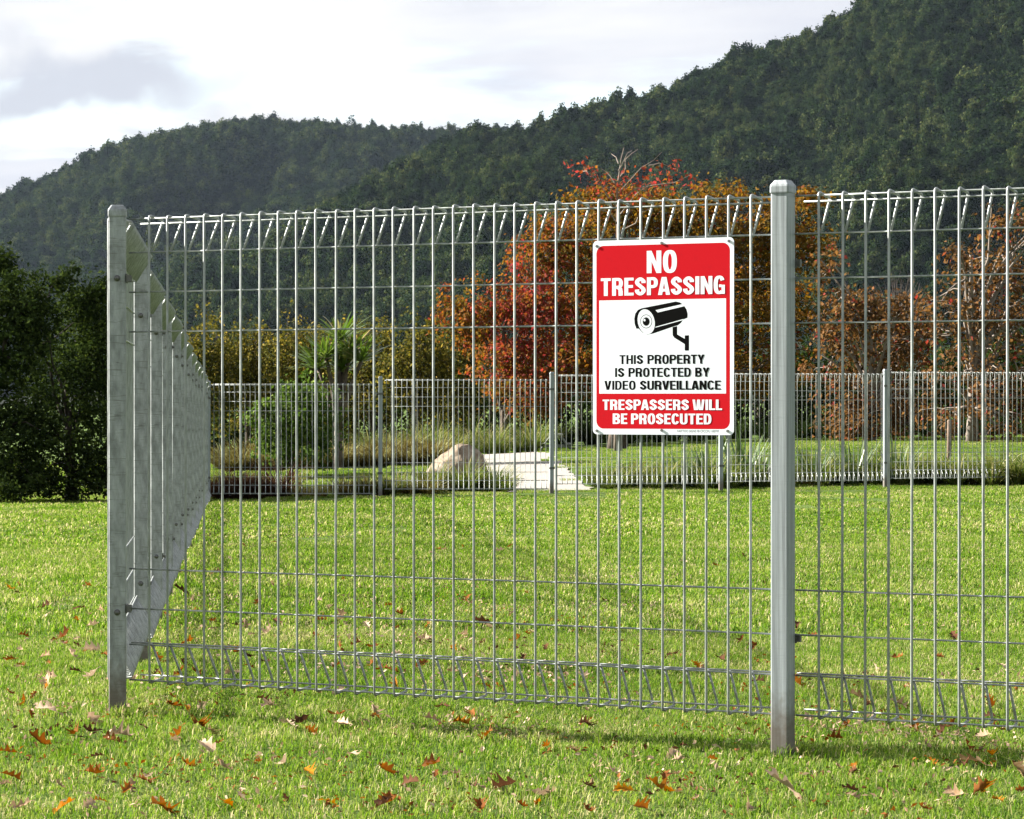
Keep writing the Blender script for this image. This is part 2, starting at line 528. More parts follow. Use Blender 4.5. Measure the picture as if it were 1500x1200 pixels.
def clumps(blobs, k, rng, shell=(0.55, 1.0)):
    """clump centres spread through the outer part of ellipsoid blobs (cx,cy,cz,rx,ry,rz)"""
    B = np.asarray(blobs, dtype=float)
    w = (B[:, 3] * B[:, 4] * B[:, 5]) ** (2 / 3); w /= w.sum()
    idx = rng.choice(len(B), k, p=w)
    d = rng.normal(0, 1, (k, 3)); d /= np.linalg.norm(d, axis=1)[:, None]
    r = rng.uniform(shell[0], shell[1], k)[:, None]
    return B[idx, :3] + d * r * B[idx, 3:6], d


def crown_mesh(name, mat, blobs, k, per, clump_r, size, seed, aspect=0.55, spread=0.18, zcut=None, squash=0.75, shell=(0.5, 1.0), tintfun=None, up_w=0.35):
    rng = np.random.default_rng(seed)
    cc, cd = clumps(blobs, k, rng, shell)
    ct = rng.uniform(0.25, 0.75, k)
    if tintfun is not None:
        ct = tintfun(cc, rng)
    cr = clump_r * rng.uniform(0.55, 1.35, k)
    off = rng.normal(0, 0.55, (k, per, 3))
    off[:, :, 2] *= squash
    P = (cc[:, None, :] + off * cr[:, None, None]).reshape(-1, 3)
    O = (np.repeat(cd, per, 0) * 0.6 + off.reshape(-1, 3))
    O /= np.linalg.norm(O, axis=1)[:, None] + 1e-9
    T = np.clip(np.repeat(ct, per) + rng.normal(0, spread, k * per), 0.0, 1.0)
    if zcut is not None:
        keep = P[:, 2] > zcut
        P, O, T = P[keep], O[keep], T[keep]
    v, q = leaf_quads(P, O, size, rng, T, aspect, up_w=up_w)
    return mesh_np(name, v, q, mat, False, {'tint': T}), cc


def instancer(name, pts, sources, scales, seed, quarter=False, tilt=0.0):
    """one object that sets copies of source meshes on its points (geometry nodes)"""
    me = bpy.data.meshes.new(name)
    me.vertices.add(len(pts)); me.vertices.foreach_set('co', np.asarray(pts, dtype=np.float32).ravel())
    a = me.attributes.new('sc', 'FLOAT_VECTOR', 'POINT'); a.data.foreach_set('vector', np.asarray(scales, dtype=np.float32).ravel())
    rng = np.random.default_rng(seed)
    rot = np.zeros((len(pts), 3), dtype=np.float32); rot[:, 2] = rng.integers(0, 4, len(pts)) * (math.pi / 2) if quarter else rng.uniform(0, 6.283, len(pts))
    if tilt:
        rot[:, 0] = rng.normal(0, tilt, len(pts)); rot[:, 1] = rng.normal(0, tilt, len(pts))
    a = me.attributes.new('rt', 'FLOAT_VECTOR', 'POINT'); a.data.foreach_set('vector', rot.ravel())
    a = me.attributes.new('ix', 'INT', 'POINT'); a.data.foreach_set('value', rng.integers(0, len(sources), len(pts)).astype(np.int32))
    me.update()
    ob = link(name, me)
    ng = bpy.data.node_groups.new(name + '_scatter', 'GeometryNodeTree')
    ng.interface.new_socket('Geometry', in_out='INPUT', socket_type='NodeSocketGeometry')
    ng.interface.new_socket('Geometry', in_out='OUTPUT', socket_type='NodeSocketGeometry')
    n, l = ng.nodes, ng.links
    gi, go = N(n, 'NodeGroupInput'), N(n, 'NodeGroupOutput')
    g2i = N(n, 'GeometryNodeGeometryToInstance')
    for s in reversed(sources):
        oi = N(n, 'GeometryNodeObjectInfo')
        oi.inputs['Object'].default_value = s
        oi.inputs['As Instance'].default_value = False
        l.new(oi.outputs['Geometry'], g2i.inputs[0])
    iop = N(n, 'GeometryNodeInstanceOnPoints')
    iop.inputs['Pick Instance'].default_value = True

    def named(nm, dt):
        na = N(n, 'GeometryNodeInputNamedAttribute', data_type=dt)
        na.inputs['Name'].default_value = nm
        return na
    ix, rt, sc = named('ix', 'INT'), named('rt', 'FLOAT_VECTOR'), named('sc', 'FLOAT_VECTOR')

    def outp(node):
        return [o for o in node.outputs if o.enabled and o.name == 'Attribute'][0]
    e2r = N(n, 'FunctionNodeEulerToRotation')
    l.new(outp(rt), e2r.inputs[0])
    l.new(gi.outputs[0], iop.inputs['Points']); l.new(g2i.outputs[0], iop.inputs['Instance'])
    l.new(outp(ix), iop.inputs['Instance Index']); l.new(e2r.outputs[0], iop.inputs['Rotation']); l.new(outp(sc), iop.inputs['Scale'])
    l.new(iop.outputs[0], go.inputs[0])
    md = ob.modifiers.new('scatter', 'NODES')
    md.node_group = ng
    return ob


def source(name, me):
    return bpy.data.objects.new(name, me)          # never linked: only copied by an instancer


def build_forest():
    src = []
    for k in range(5):
        rng = np.random.default_rng(40 + k)
        if k < 3:       # broad native crowns made of several heads
            bl = [(0, 0, 4.2, 2.6, 2.6, 2.4)] + [(rng.uniform(-1.8, 1.8), rng.uniform(-1.8, 1.8), rng.uniform(3.8, 6.4), rng.uniform(1.2, 1.9), rng.uniform(1.2, 1.9), rng.uniform(1.0, 1.5)) for _ in range(5)]
        elif k == 3:    # taller, narrower
            bl = [(0, 0, 5.0, 1.9, 1.9, 3.6), (0.4, 0.2, 8.0, 1.1, 1.1, 1.8), (-.6, .3, 6.2, 1.3, 1.3, 1.6)]
        else:           # low spreading
            bl = [(rng.uniform(-2.4, 2.4), rng.uniform(-2.4, 2.4), rng.uniform(2.2, 3.6), 1.9, 1.9, 1.3) for _ in range(6)]
        me, _ = crown_mesh('forest_tree', M['forest'], bl, 80, 20, 0.80, 0.62, 60 + k, aspect=0.7, spread=0.13)
        src.append(source('forest_tree', me))
    pts, scs = [], []
    rng = np.random.default_rng(5)
    for kind, Db, Dr, cnt, s0 in (('R', 800., 1420., 15000, 1.22), ('L', 1500., 2350., 14000, 1.45)):
        nu = int(math.sqrt(cnt * 1.2 * 2.2)); nv = int(cnt * 1.2 / nu)
        gu, gv = np.meshgrid(np.arange(nu), np.arange(nv))      # jittered grid: even cover, no bare holes
        px = -200 + 1900 * (gu.ravel() + rng.uniform(0, 1, nu * nv)) / nu
        D = Db + (Dr - Db + 60) * np.sqrt((gv.ravel() + rng.uniform(0, 1, nu * nv)) / nv)
        z = hill_height(kind, px, D)
        ok = z > 2.0
        el = HORIZON - (z - CAM_H) / D * F_PX
        ok &= el < 580
        px, D, z = px[ok], D[ok], z[ok]
        x = (px - 750) / F_PX * D
        big = vnoise(x / 38, D / 60, 77) + 0.5
        sc = s0 * rng.uniform(0.72, 1.2, len(px)) * (0.62 + 0.85 * big)
        emer = rng.random(len(px)) < 0.02
        sc = np.where(emer, sc * 1.35, sc)
        pts.append(np.stack([x, D, z - 1.5 * sc], 1))
        scs.append(np.stack([sc, sc, sc * rng.uniform(0.85, 1.2, len(px))], 1))
    ob = instancer('forest', np.concatenate(pts), src, np.concatenate(scs), 9, tilt=0.05)
    tag(ob, 'dense dark green native forest covering the hills behind the park', 'forest', kind='stuff')


build_forest()

# ------------------------------------------------------------------ lawn
def blade_patch(name, side, n, w, h, seed, lean=0.5):
    rng = np.random.default_rng(seed)
    # loosely tufted positions
    tufts = rng.uniform(-side / 2, side / 2, (n // 7, 2))
    p = tufts[rng.integers(0, len(tufts), n)] + rng.normal(0, 0.012, (n, 2))
    loose = rng.random(n) < 0.45
    p[loose] = rng.uniform(-side / 2, side / 2, (loose.sum(), 2))
    hh = h * rng.uniform(0.45, 1.25, n) * np.where(rng.random(n) < 0.04, 1.5, 1)
    ww = w * rng.uniform(0.6, 1.3, n)
    az = rng.uniform(0, 2 * math.pi, n)
    ln = lean * rng.uniform(0.2, 1.7, n)
    dirv = np.stack([np.cos(az), np.sin(az)], 1)
    sid = np.stack([-np.sin(az), np.cos(az)], 1)
    base = np.concatenate([p, np.full((n, 1), -0.006)], 1)
    mid = np.concatenate([p + dirv * (hh * ln * 0.35)[:, None], (hh * 0.62)[:, None]], 1)
    tip = np.concatenate([p + dirv * (hh * ln)[:, None], (hh * np.clip(1.0 - 0.22 * ln, 0.4, 1))[:, None]], 1)
    s3 = np.concatenate([sid, np.zeros((n, 1))], 1) * (ww * 0.5)[:, None]
    v = np.stack([base - s3, base + s3, mid + s3 * 0.9, mid - s3 * 0.9, tip], 1).reshape(-1, 3)
    i = np.arange(n)[:, None] * 5
    quads = i + np.array([[0, 1, 2, 3]])
    tris = i + np.array([[3, 2, 4]])
    t = np.clip(rng.normal(0.50, 0.21, n) + (rng.random(n) < 0.05) * 0.4, 0, 1)
    return mesh_np(name, v, [quads, tris], M['grass'], False, {'tint': np.concatenate([t, t])})


def build_lawn():
    near = [source('grass_patch', blade_patch('grass_patch', 0.5, 1750, 0.0029, 0.027, 100 + k, 0.95)) for k in range(5)]
    mid = [source('grass_patch', blade_patch('grass_patch', 1.0, 2300, 0.0060, 0.032, 120 + k, 0.9)) for k in range(5)]
    far = [source('grass_patch', blade_patch('grass_patch', 2.0, 3200, 0.012, 0.036, 140 + k, 0.8)) for k in range(4)]
    out = []
    rng = np.random.default_rng(21)

    def cells(y0, y1, pitch, margin):
        pts = []
        y = y0
        while y < y1:
            half = y * 0.1705 + margin
            off = rng.uniform(0, pitch)
            for x in np.arange(-half, half + pitch, pitch):
                pts.append((x + off, y))
            y += pitch
        p = np.array(pts)
        return np.concatenate([p, ground_z(p[:, 0], p[:, 1])[:, None]], 1)
    specs = [(near, cells(7.3, 15.5, 0.49, 1.0), 31), (mid, cells(15.9, 28.0, 0.98, 1.5), 32), (far, cells(28.9, 45.5, 1.96, 3.0), 33), (mid, cells(46.9, 69.0, 0.98, 1.5), 34)]
    pat = {(x, y) for x, y in ()}
    for k, (src, p, seed) in enumerate(specs):
        # no turf under the gravel path
        if k == 3:
            onpath = np.array([in_path(a, b) for a, b, _ in p])
            p = p[~onpath]
        sc = np.ones((len(p), 3)); sc[:, 2] = rng.uniform(0.85, 1.2, len(p))
        ob = instancer('lawn_grass', p, src, sc, seed, True)
        tag(ob, ['short green lawn grass around the front fence', 'short green lawn grass inside the fenced enclosure', 'short lawn grass just before the far fence', 'short lawn grass on the bank beyond the far fence'][k], 'grass', kind='stuff')


PATH_L = [(46.6, 742), (50, 728), (54, 712), (58, 697), (62, 676), (66, 640)]
PATH_R = [(46.6, 872), (50, 850), (54, 832), (58, 818), (62, 811), (66, 806)]


def path_edges(D):
    l = np.interp(D, [p[0] for p in PATH_L], [xat(p[1], p[0]) for p in PATH_L])
    r = np.interp(D, [p[0] for p in PATH_R], [xat(p[1], p[0]) for p in PATH_R])
    return l, r


def in_path(x, y):
    if y < 47.6 or y > 66:
        return False
    l, r = path_edges(y)
    return l - 0.12 < x < r + 0.12


build_lawn()


def build_rough_grass():
    """longer untrimmed tufts the mower misses along the fence feet, and a few on the open lawn"""
    rng = np.random.default_rng(77)
    src = [source('grass_tuft', blade_patch('grass_tuft', 0.10, 46, 0.0040, 0.075, 180 + k, 0.75)) for k in range(4)]
    p1, p2, se = np.array([-1.438, 10.95]), np.array([0.876, 9.71]), np.array([-4.66, 46.0])
    pts = []
    for k in range(60):
        t = rng.uniform(-0.05, 1.75)
        q = p1 + (p2 - p1) * t + rng.normal(0, 0.055, 2)
        pts.append(q)
    for k in range(90):
        q = p1 + (se - p1) * rng.uniform(0, 1) ** 1.5 + rng.normal(0, 0.06, 2)
        pts.append(q)
    for q0 in (p1, p2):
        for k in range(5):
            a = rng.uniform(0, 6.28); pts.append(q0 + rng.uniform(0.045, 0.09) * np.array([math.cos(a), math.sin(a)]))
    for k in range(150):
        y = rng.uniform(7.6, 20); pts.append(np.array([rng.uniform(-.19, .19) * y, y]))
    P = np.array(pts); P = np.concatenate([P, ground_z(P[:, 0], P[:, 1])[:, None]], 1)
    sc = np.repeat(rng.uniform(0.35, 0.8, (len(P), 1)), 3, 1)
    sc[-150:] *= 0.8
    tag(instancer('rough_grass', P, src, sc, 78), 'longer untrimmed grass tufts along the fence feet', 'grass', kind='stuff')


build_rough_grass()


def build_path():
    m, n, l, out = new_mat('pale_gravel')
    geo = N(n, 'ShaderNodeNewGeometry')
    no = N(n, 'ShaderNodeTexNoise', inp={'Scale': 35.0, 'Detail': 6.0, 'Roughness': 0.7})
    l.new(geo.outputs['Position'], no.inputs['Vector'])
    r = ramp_node(n, [(0.3, (0.17, 0.155, 0.135)), (0.7, (0.27, 0.25, 0.225))])
    l.new(no.outputs[0], r.inputs[0])
    pb = N(n, 'ShaderNodeBsdfPrincipled', inp={'Roughness': 0.9, 'Specular IOR Level': 0.2})
    l.new(r.outputs[0], pb.inputs['Base Color'])
    bp = N(n, 'ShaderNodeBump', inp={'Strength': 0.5, 'Distance': 0.02})
    l.new(no.outputs[0], bp.inputs['Height']); l.new(bp.outputs[0], pb.inputs['Normal'])
    l.new(pb.outputs[0], out.inputs[0])
    Ds = np.linspace(46.9, 66, 60)
    rng = np.random.default_rng(3)
    v, q = [], []
    K = 9
    for i, D in enumerate(Ds):
        a, b = path_edges(D)
        a += rng.normal(0, 0.03); b += rng.normal(0, 0.03)
        for k in range(K):
            x = a + (b - a) * k / (K - 1)
            v.append((x, D, gz(x, D) + 0.022))
        if i:
            for k in range(K - 1):
                o = (i - 1) * K + k
                q.append((o, o + 1, o + K + 1, o + K))
    tag(link('path', mesh_np('path', v, np.array(q), m, True)), kind='structure')


build_path()

# ------------------------------------------------------------------ fences
P1 = np.array([-1.438, 10.95]); P2 = np.array([0.876, 9.71])
FDIR = (P2 - P1) / np.linalg.norm(P2 - P1)
PANEL = float(np.linalg.norm(P2 - P1))
WIRE_GAP = 0.0792
MESH_OFF = 0.022
SIDE_OFF = -0.0365
POST_H = 1.80
Z_TOP, Z_T1, Z_T2, Z_T3, Z_B3, Z_B2, Z_B1, Z_BOT = 1.800, 1.669, 1.525, 1.381, 0.517, 0.372, 0.241, 0.104
ROLL = 0.088


def wire_path(fine=True):
    zb = Z_TOP - 0.014
    p = [(0, 0.016, Z_T1 - 0.004), (0, ROLL - 0.008, zb - 0.016)]
    p += [(0, ROLL, zb - 0.004), (0, ROLL - 0.004, zb + 0.003)] if fine else [(0, ROLL, zb)]
    p += [(0, 0.010, Z_TOP), (0, 0.003, Z_TOP - 0.002), (0, 0.0, Z_TOP - 0.010)] if fine else [(0, 0, Z_TOP)]
    p += [(0, 0, 0.95)] if fine else []
    p += [(0, 0.0, Z_BOT + 0.010), (0, 0.003, Z_BOT + 0.002), (0, 0.010, Z_BOT)] if fine else [(0, 0, Z_BOT)]
    p += [(0, ROLL - 0.004, Z_BOT + 0.009), (0, ROLL, Z_BOT + 0.016), (0, ROLL - 0.006, Z_BOT + 0.03)] if fine else [(0, ROLL, Z_BOT + 0.012)]
    p += [(0, 0.016, Z_B1 + 0.004)]
    return np.array(p, dtype=float)


# (offset behind the upright wires, height) of the long wires
RUNS = [(0.009, Z_TOP - 0.008), (ROLL - 0.009, Z_TOP - 0.022), (0.0075, Z_T1), (0.0075, Z_T2), (0.0075, Z_T3),
        (0.0075, Z_B3), (0.0075, Z_B2), (0.0075, Z_B1), (0.021, Z_B1 + 0.006), (0.009, Z_BOT + 0.008), (ROLL - 0.009, Z_BOT + 0.020)]
RV, RH = 0.0046, 0.0034

mb = MB(); mb.tube(wire_path(True), RV, 6)
ME_WIRE = mb.mesh('upright_wire', M['wire'], True)


def run_mesh(length, i):
    m_ = MB()
    n = max(2, int(length / 0.35))
    rng = np.random.default_rng(900 + i)
    path = np.zeros((n, 3)); path[:, 0] = np.linspace(0, length, n)
    path[1:-1, 2] = rng.normal(0, 0.0007, n - 2)
    m_.tube(path, RH, 6)
    return m_.mesh('long_wire', M['wire'], True)


def panel_mesh(length, seed=0, fine=False):
    """a whole mesh panel as one piece, for panels too far away or too edge-on to tell wires apart"""
    m_ = MB()
    cnt = int(round((length - 0.16) / WIRE_GAP))
    s0 = (length - cnt * WIRE_GAP) / 2
    wp = wire_path(fine)
    rng = np.random.default_rng(seed)
    for k in range(cnt + 1):
        m_.tube(wp + np.array([s0 + k * WIRE_GAP + rng.normal(0, 0.0008), 0, 0]), RV, 6 if fine else 4)
    for y, z in RUNS:
        m_.tube([(s0 - 0.03, y, z), (length / 2, y, z), (length - s0 + 0.03, y, z)], RH, 4)
    return m_.mesh('wire_panel', M['wire'], True)


def post_meshes(h, w=0.062):
    """square hollow post with rounded edges, a pressed cap, bolts and clamps"""
    m_ = MB()
    c, r = w / 2, 0.006
    ring = []
    for sx, sy, a0 in ((1, 1, 0), (-1, 1, 90), (-1, -1, 180), (1, -1, 270)):
        for k in range(4):
            a = R(a0 + k * 30)
            ring.append((sx * (c - r) + r * math.cos(a), sy * (c - r) + r * math.sin(a)))
    ring = np.array(ring); n = len(ring)

    def loft(levels):
        v = np.concatenate([np.concatenate([ring * s, np.full((n, 1), z)], 1) for s, z in levels])
        q = [[i * n + j, i * n + (j + 1) % n, (i + 1) * n + (j + 1) % n, (i + 1) * n + j] for i in range(len(levels) - 1) for j in range(n)]
        return v, q
    m_.add(*loft([(1, -0.25), (1, 0.2), (1, h * 0.5), (1, h)]))
    post = m_.mesh('post', M['galv'], False)
    m2 = MB()
    v, q = loft([(1.0, h + 0.0005), (1.09, h + 0.0005), (1.10, h + 0.004), (1.09, h + 0.021), (1.04, h + 0.027), (0.72, h + 0.041), (0.66, h + 0.042)])
    m2.add(v, q)
    m2.add(v[-n:], np.arange(n).reshape(1, n))
    cap = m2.mesh('post_cap', M['galv'], False)
    m3 = MB()      # dome-headed bolt with washer, axis along -y
    prof = [(0.0115, 0.0), (0.0115, -0.002), (0.0085, -0.0025), (0.0080, -0.0065), (0.0055, -0.0095), (0.0005, -0.0105)]
    S = 10
    vv = np.array([[rr * math.cos(2 * math.pi * j / S), yy, rr * math.sin(2 * math.pi * j / S)] for rr, yy in prof for j in range(S)])
    qq = [[i * S + j, i * S + (j + 1) % S, (i + 1) * S + (j + 1) % S, (i + 1) * S + j] for i in range(len(prof) - 1) for j in range(S)]
    m3.add(vv, qq)
    bolt = m3.mesh('bolt', M['bolt'], True)
    m4 = MB()      # wrap-round clamp plate holding the mesh to the back of the post
    m4.box(-0.034, 0.034, 0.0, 0.005, -0.016, 0.016)
    m4.box(0.028, 0.044, 0.005, 0.019, -0.012, 0.012)
    m4.box(-0.044, -0.028, 0.005, 0.019, -0.012, 0.012)
    clamp = m4.mesh('clamp', M['bolt'], False)
    return post, cap, bolt, clamp


POSTS = post_meshes(POST_H)
_m = MB()      # plate and nut that hold the side panels to the inner face of a post
_m.box(0.0, 0.004, -0.020, 0.020, -0.016, 0.016)
_m.tube([(0.004, 0, 0), (0.016, 0, 0)], 0.009, 6)
SIDE_CLAMP = _m.mesh('clamp', M['bolt'], False)
ME_POST_PLAIN = POSTS[0].copy(); ME_POST_PLAIN.materials.clear(); ME_POST_PLAIN.materials.append(M['galv_plain'])
ME_CAP_PLAIN = POSTS[1].copy(); ME_CAP_PLAIN.materials.clear(); ME_CAP_PLAIN.materials.append(M['galv_plain'])


def add_post(root, x, y, z, dirv, bolts=True, detail=True, jit=0.0, plain=False):
    ang = math.atan2(dirv[1], dirv[0])
    p = link('post', ME_POST_PLAIN if plain else POSTS[0], root, (x, y, z), ang)
    p.rotation_euler = (random.uniform(-jit, jit), random.uniform(-jit, jit), ang)
    link('post_cap', ME_CAP_PLAIN if plain else POSTS[1], p)
    if detail:
        for zz in (1.575, 0.360):
            link('clamp', POSTS[3], p, (0, 0.0315, zz))
    if bolts:
        for zz in (1.575, 0.360):
            link('bolt', POSTS[2], p, (0, -0.0312, zz))
    return p


def mesh_at(base, dirv, behind, s):
    """point on a mesh plane s metres along a panel"""
    return np.array(base) + np.array(dirv) * s + np.array(behind) * MESH_OFF


def build_front_fence():
    root = link('mesh_fence', None, None, (0, 0, 0))
    tag(root, 'near galvanised roll top mesh fence with the red and white sign on it', 'fence')
    behind = np.array([-FDIR[1], FDIR[0]])
    ang = math.atan2(FDIR[1], FDIR[0])
    sidev = np.array([SIDE[0], SIDE[1]])
    # corner post stands square to the side fence, the other square to this one
    p = add_post(root, P1[0], P1[1], 0.0, (sidev[1], -sidev[0]), True, False)
    for zz in (1.575, 0.372):
        link('clamp', POSTS[3], p, (0.0315, 0.0, zz)).rotation_euler = (0, 0, R(-90))
    add_post(root, P2[0], P2[1], 0.0, FDIR, False, True, plain=True)
    P3 = P2 + FDIR * PANEL
    add_post(root, P3[0], P3[1], 0.0, FDIR, False, True, plain=True)
    rng = np.random.default_rng(17)
    for base in (P1, P2):
        t0 = 0.0478 * PANEL
        if base is P2:
            t0 = 0.116
        for k in range(31):
            s = t0 + k * WIRE_GAP
            q = mesh_at(base, FDIR, behind, s)
            o = link('upright_wire', ME_WIRE, root, (q[0], q[1], rng.normal(0, 0.0012)), ang + rng.normal(0, 0.02))
            o.rotation_euler[1] = rng.normal(0, 0.0009)
        for i, (y, z) in enumerate(RUNS):
            q = mesh_at(base, FDIR, behind, 0.0316) + behind * y
            link('long_wire', run_mesh(PANEL - 0.0632, i), root, (q[0], q[1], z), ang)


SIDE_END = np.array([-4.66, 46.0])
SIDE = (SIDE_END - P1) / np.linalg.norm(SIDE_END - P1)


def build_side_fence():
    root = link('mesh_fence', None, None, (0, 0, 0))
    tag(root, 'galvanised mesh fence running away edge-on from the corner post at left', 'fence')
    L = float(np.linalg.norm(SIDE_END - P1)); n = 13; pl = L / n
    me = panel_mesh(pl, 5, True)
    inside = np.array([SIDE[1], -SIDE[0]])
    ang = math.atan2(-SIDE[1], -SIDE[0])      # panels run towards the camera so that the roll turns inwards
    for k in range(n):
        a = P1 + SIDE * pl * k; b = P1 + SIDE * pl * (k + 1)
        z = 0.0 if k == 0 else 0.5 * (gz(*a) + gz(*b)) + 0.0
        if k >= n - 2: z -= 0.02
        q = b + inside * SIDE_OFF
        link('wire_panel', me, root, (q[0], q[1], z), ang)
        if k < n - 1:
            p = add_post(root, b[0], b[1], gz(*b) + 0.0, (SIDE[1], -SIDE[0]), True, False, 0.004)
            for zz in (1.575, 0.360):
                link('clamp', SIDE_CLAMP, p, (0.0315, 0, zz))


FAR_PX = [305, 557, 808, 1056, 1297, 1535]
FAR_D = [46.0, 46.0, 46.25, 46.7, 47.5, 48.4]
FAR_MESH_TOP = [562, 555.5, 549, 547, 545]


def build_far_fence():
    root = link('mesh_fence', None, None, (0, 0, 0))
    tag(root, 'far galvanised mesh fence crossing behind the lawn before the planted bank', 'fence')
    pts = [np.array([xat(p, d), d]) for p, d in zip(FAR_PX, FAR_D)]
    cache = {}
    for i, p in enumerate(pts):
        dv = pts[min(i + 1, len(pts) - 1)] - pts[max(i - 1, 0)]
        dv = dv / np.linalg.norm(dv)
        if i < len(pts) - 1:
            e = pts[i + 1] - p; L = float(np.linalg.norm(e)); e /= L
            mt = CAM_H + (HORIZON - FAR_MESH_TOP[i]) / F_PX * (FAR_D[i] + FAR_D[i + 1]) / 2
            zb = mt - Z_TOP
            front = np.array([e[1], -e[0]])
            q = pts[i + 1] + front * MESH_OFF
            link('wire_panel', panel_mesh(L, 50 + i), root, (q[0], q[1], zb), math.atan2(-e[1], -e[0]))
            zp = zb if i == 0 else max(zb, prev)
            prev = zb
        add_post(root, p[0], p[1], zp - 0.0, -dv, False, True, 0.004, True)


build_front_fence()
build_side_fence()
build_far_fence()

# ------------------------------------------------------------------ sign
M['sign_white'] = flat_mat('sign_white', (0.66, 0.69, 0.74), 0.6, 0, 0, spec=0.15)
M['sign_red'] = flat_mat('sign_red', (0.45, 0.0085, 0.0145), 0.9, 0, 0, spec=0.03)
M['sign_black'] = flat_mat('sign_black', (0.004, 0.004, 0.004), 0.9, 0, 0, spec=0.02)
M['sign_grey'] = flat_mat('sign_grey_print', (0.04, 0.04, 0.04), 0.6, spec=0.05)


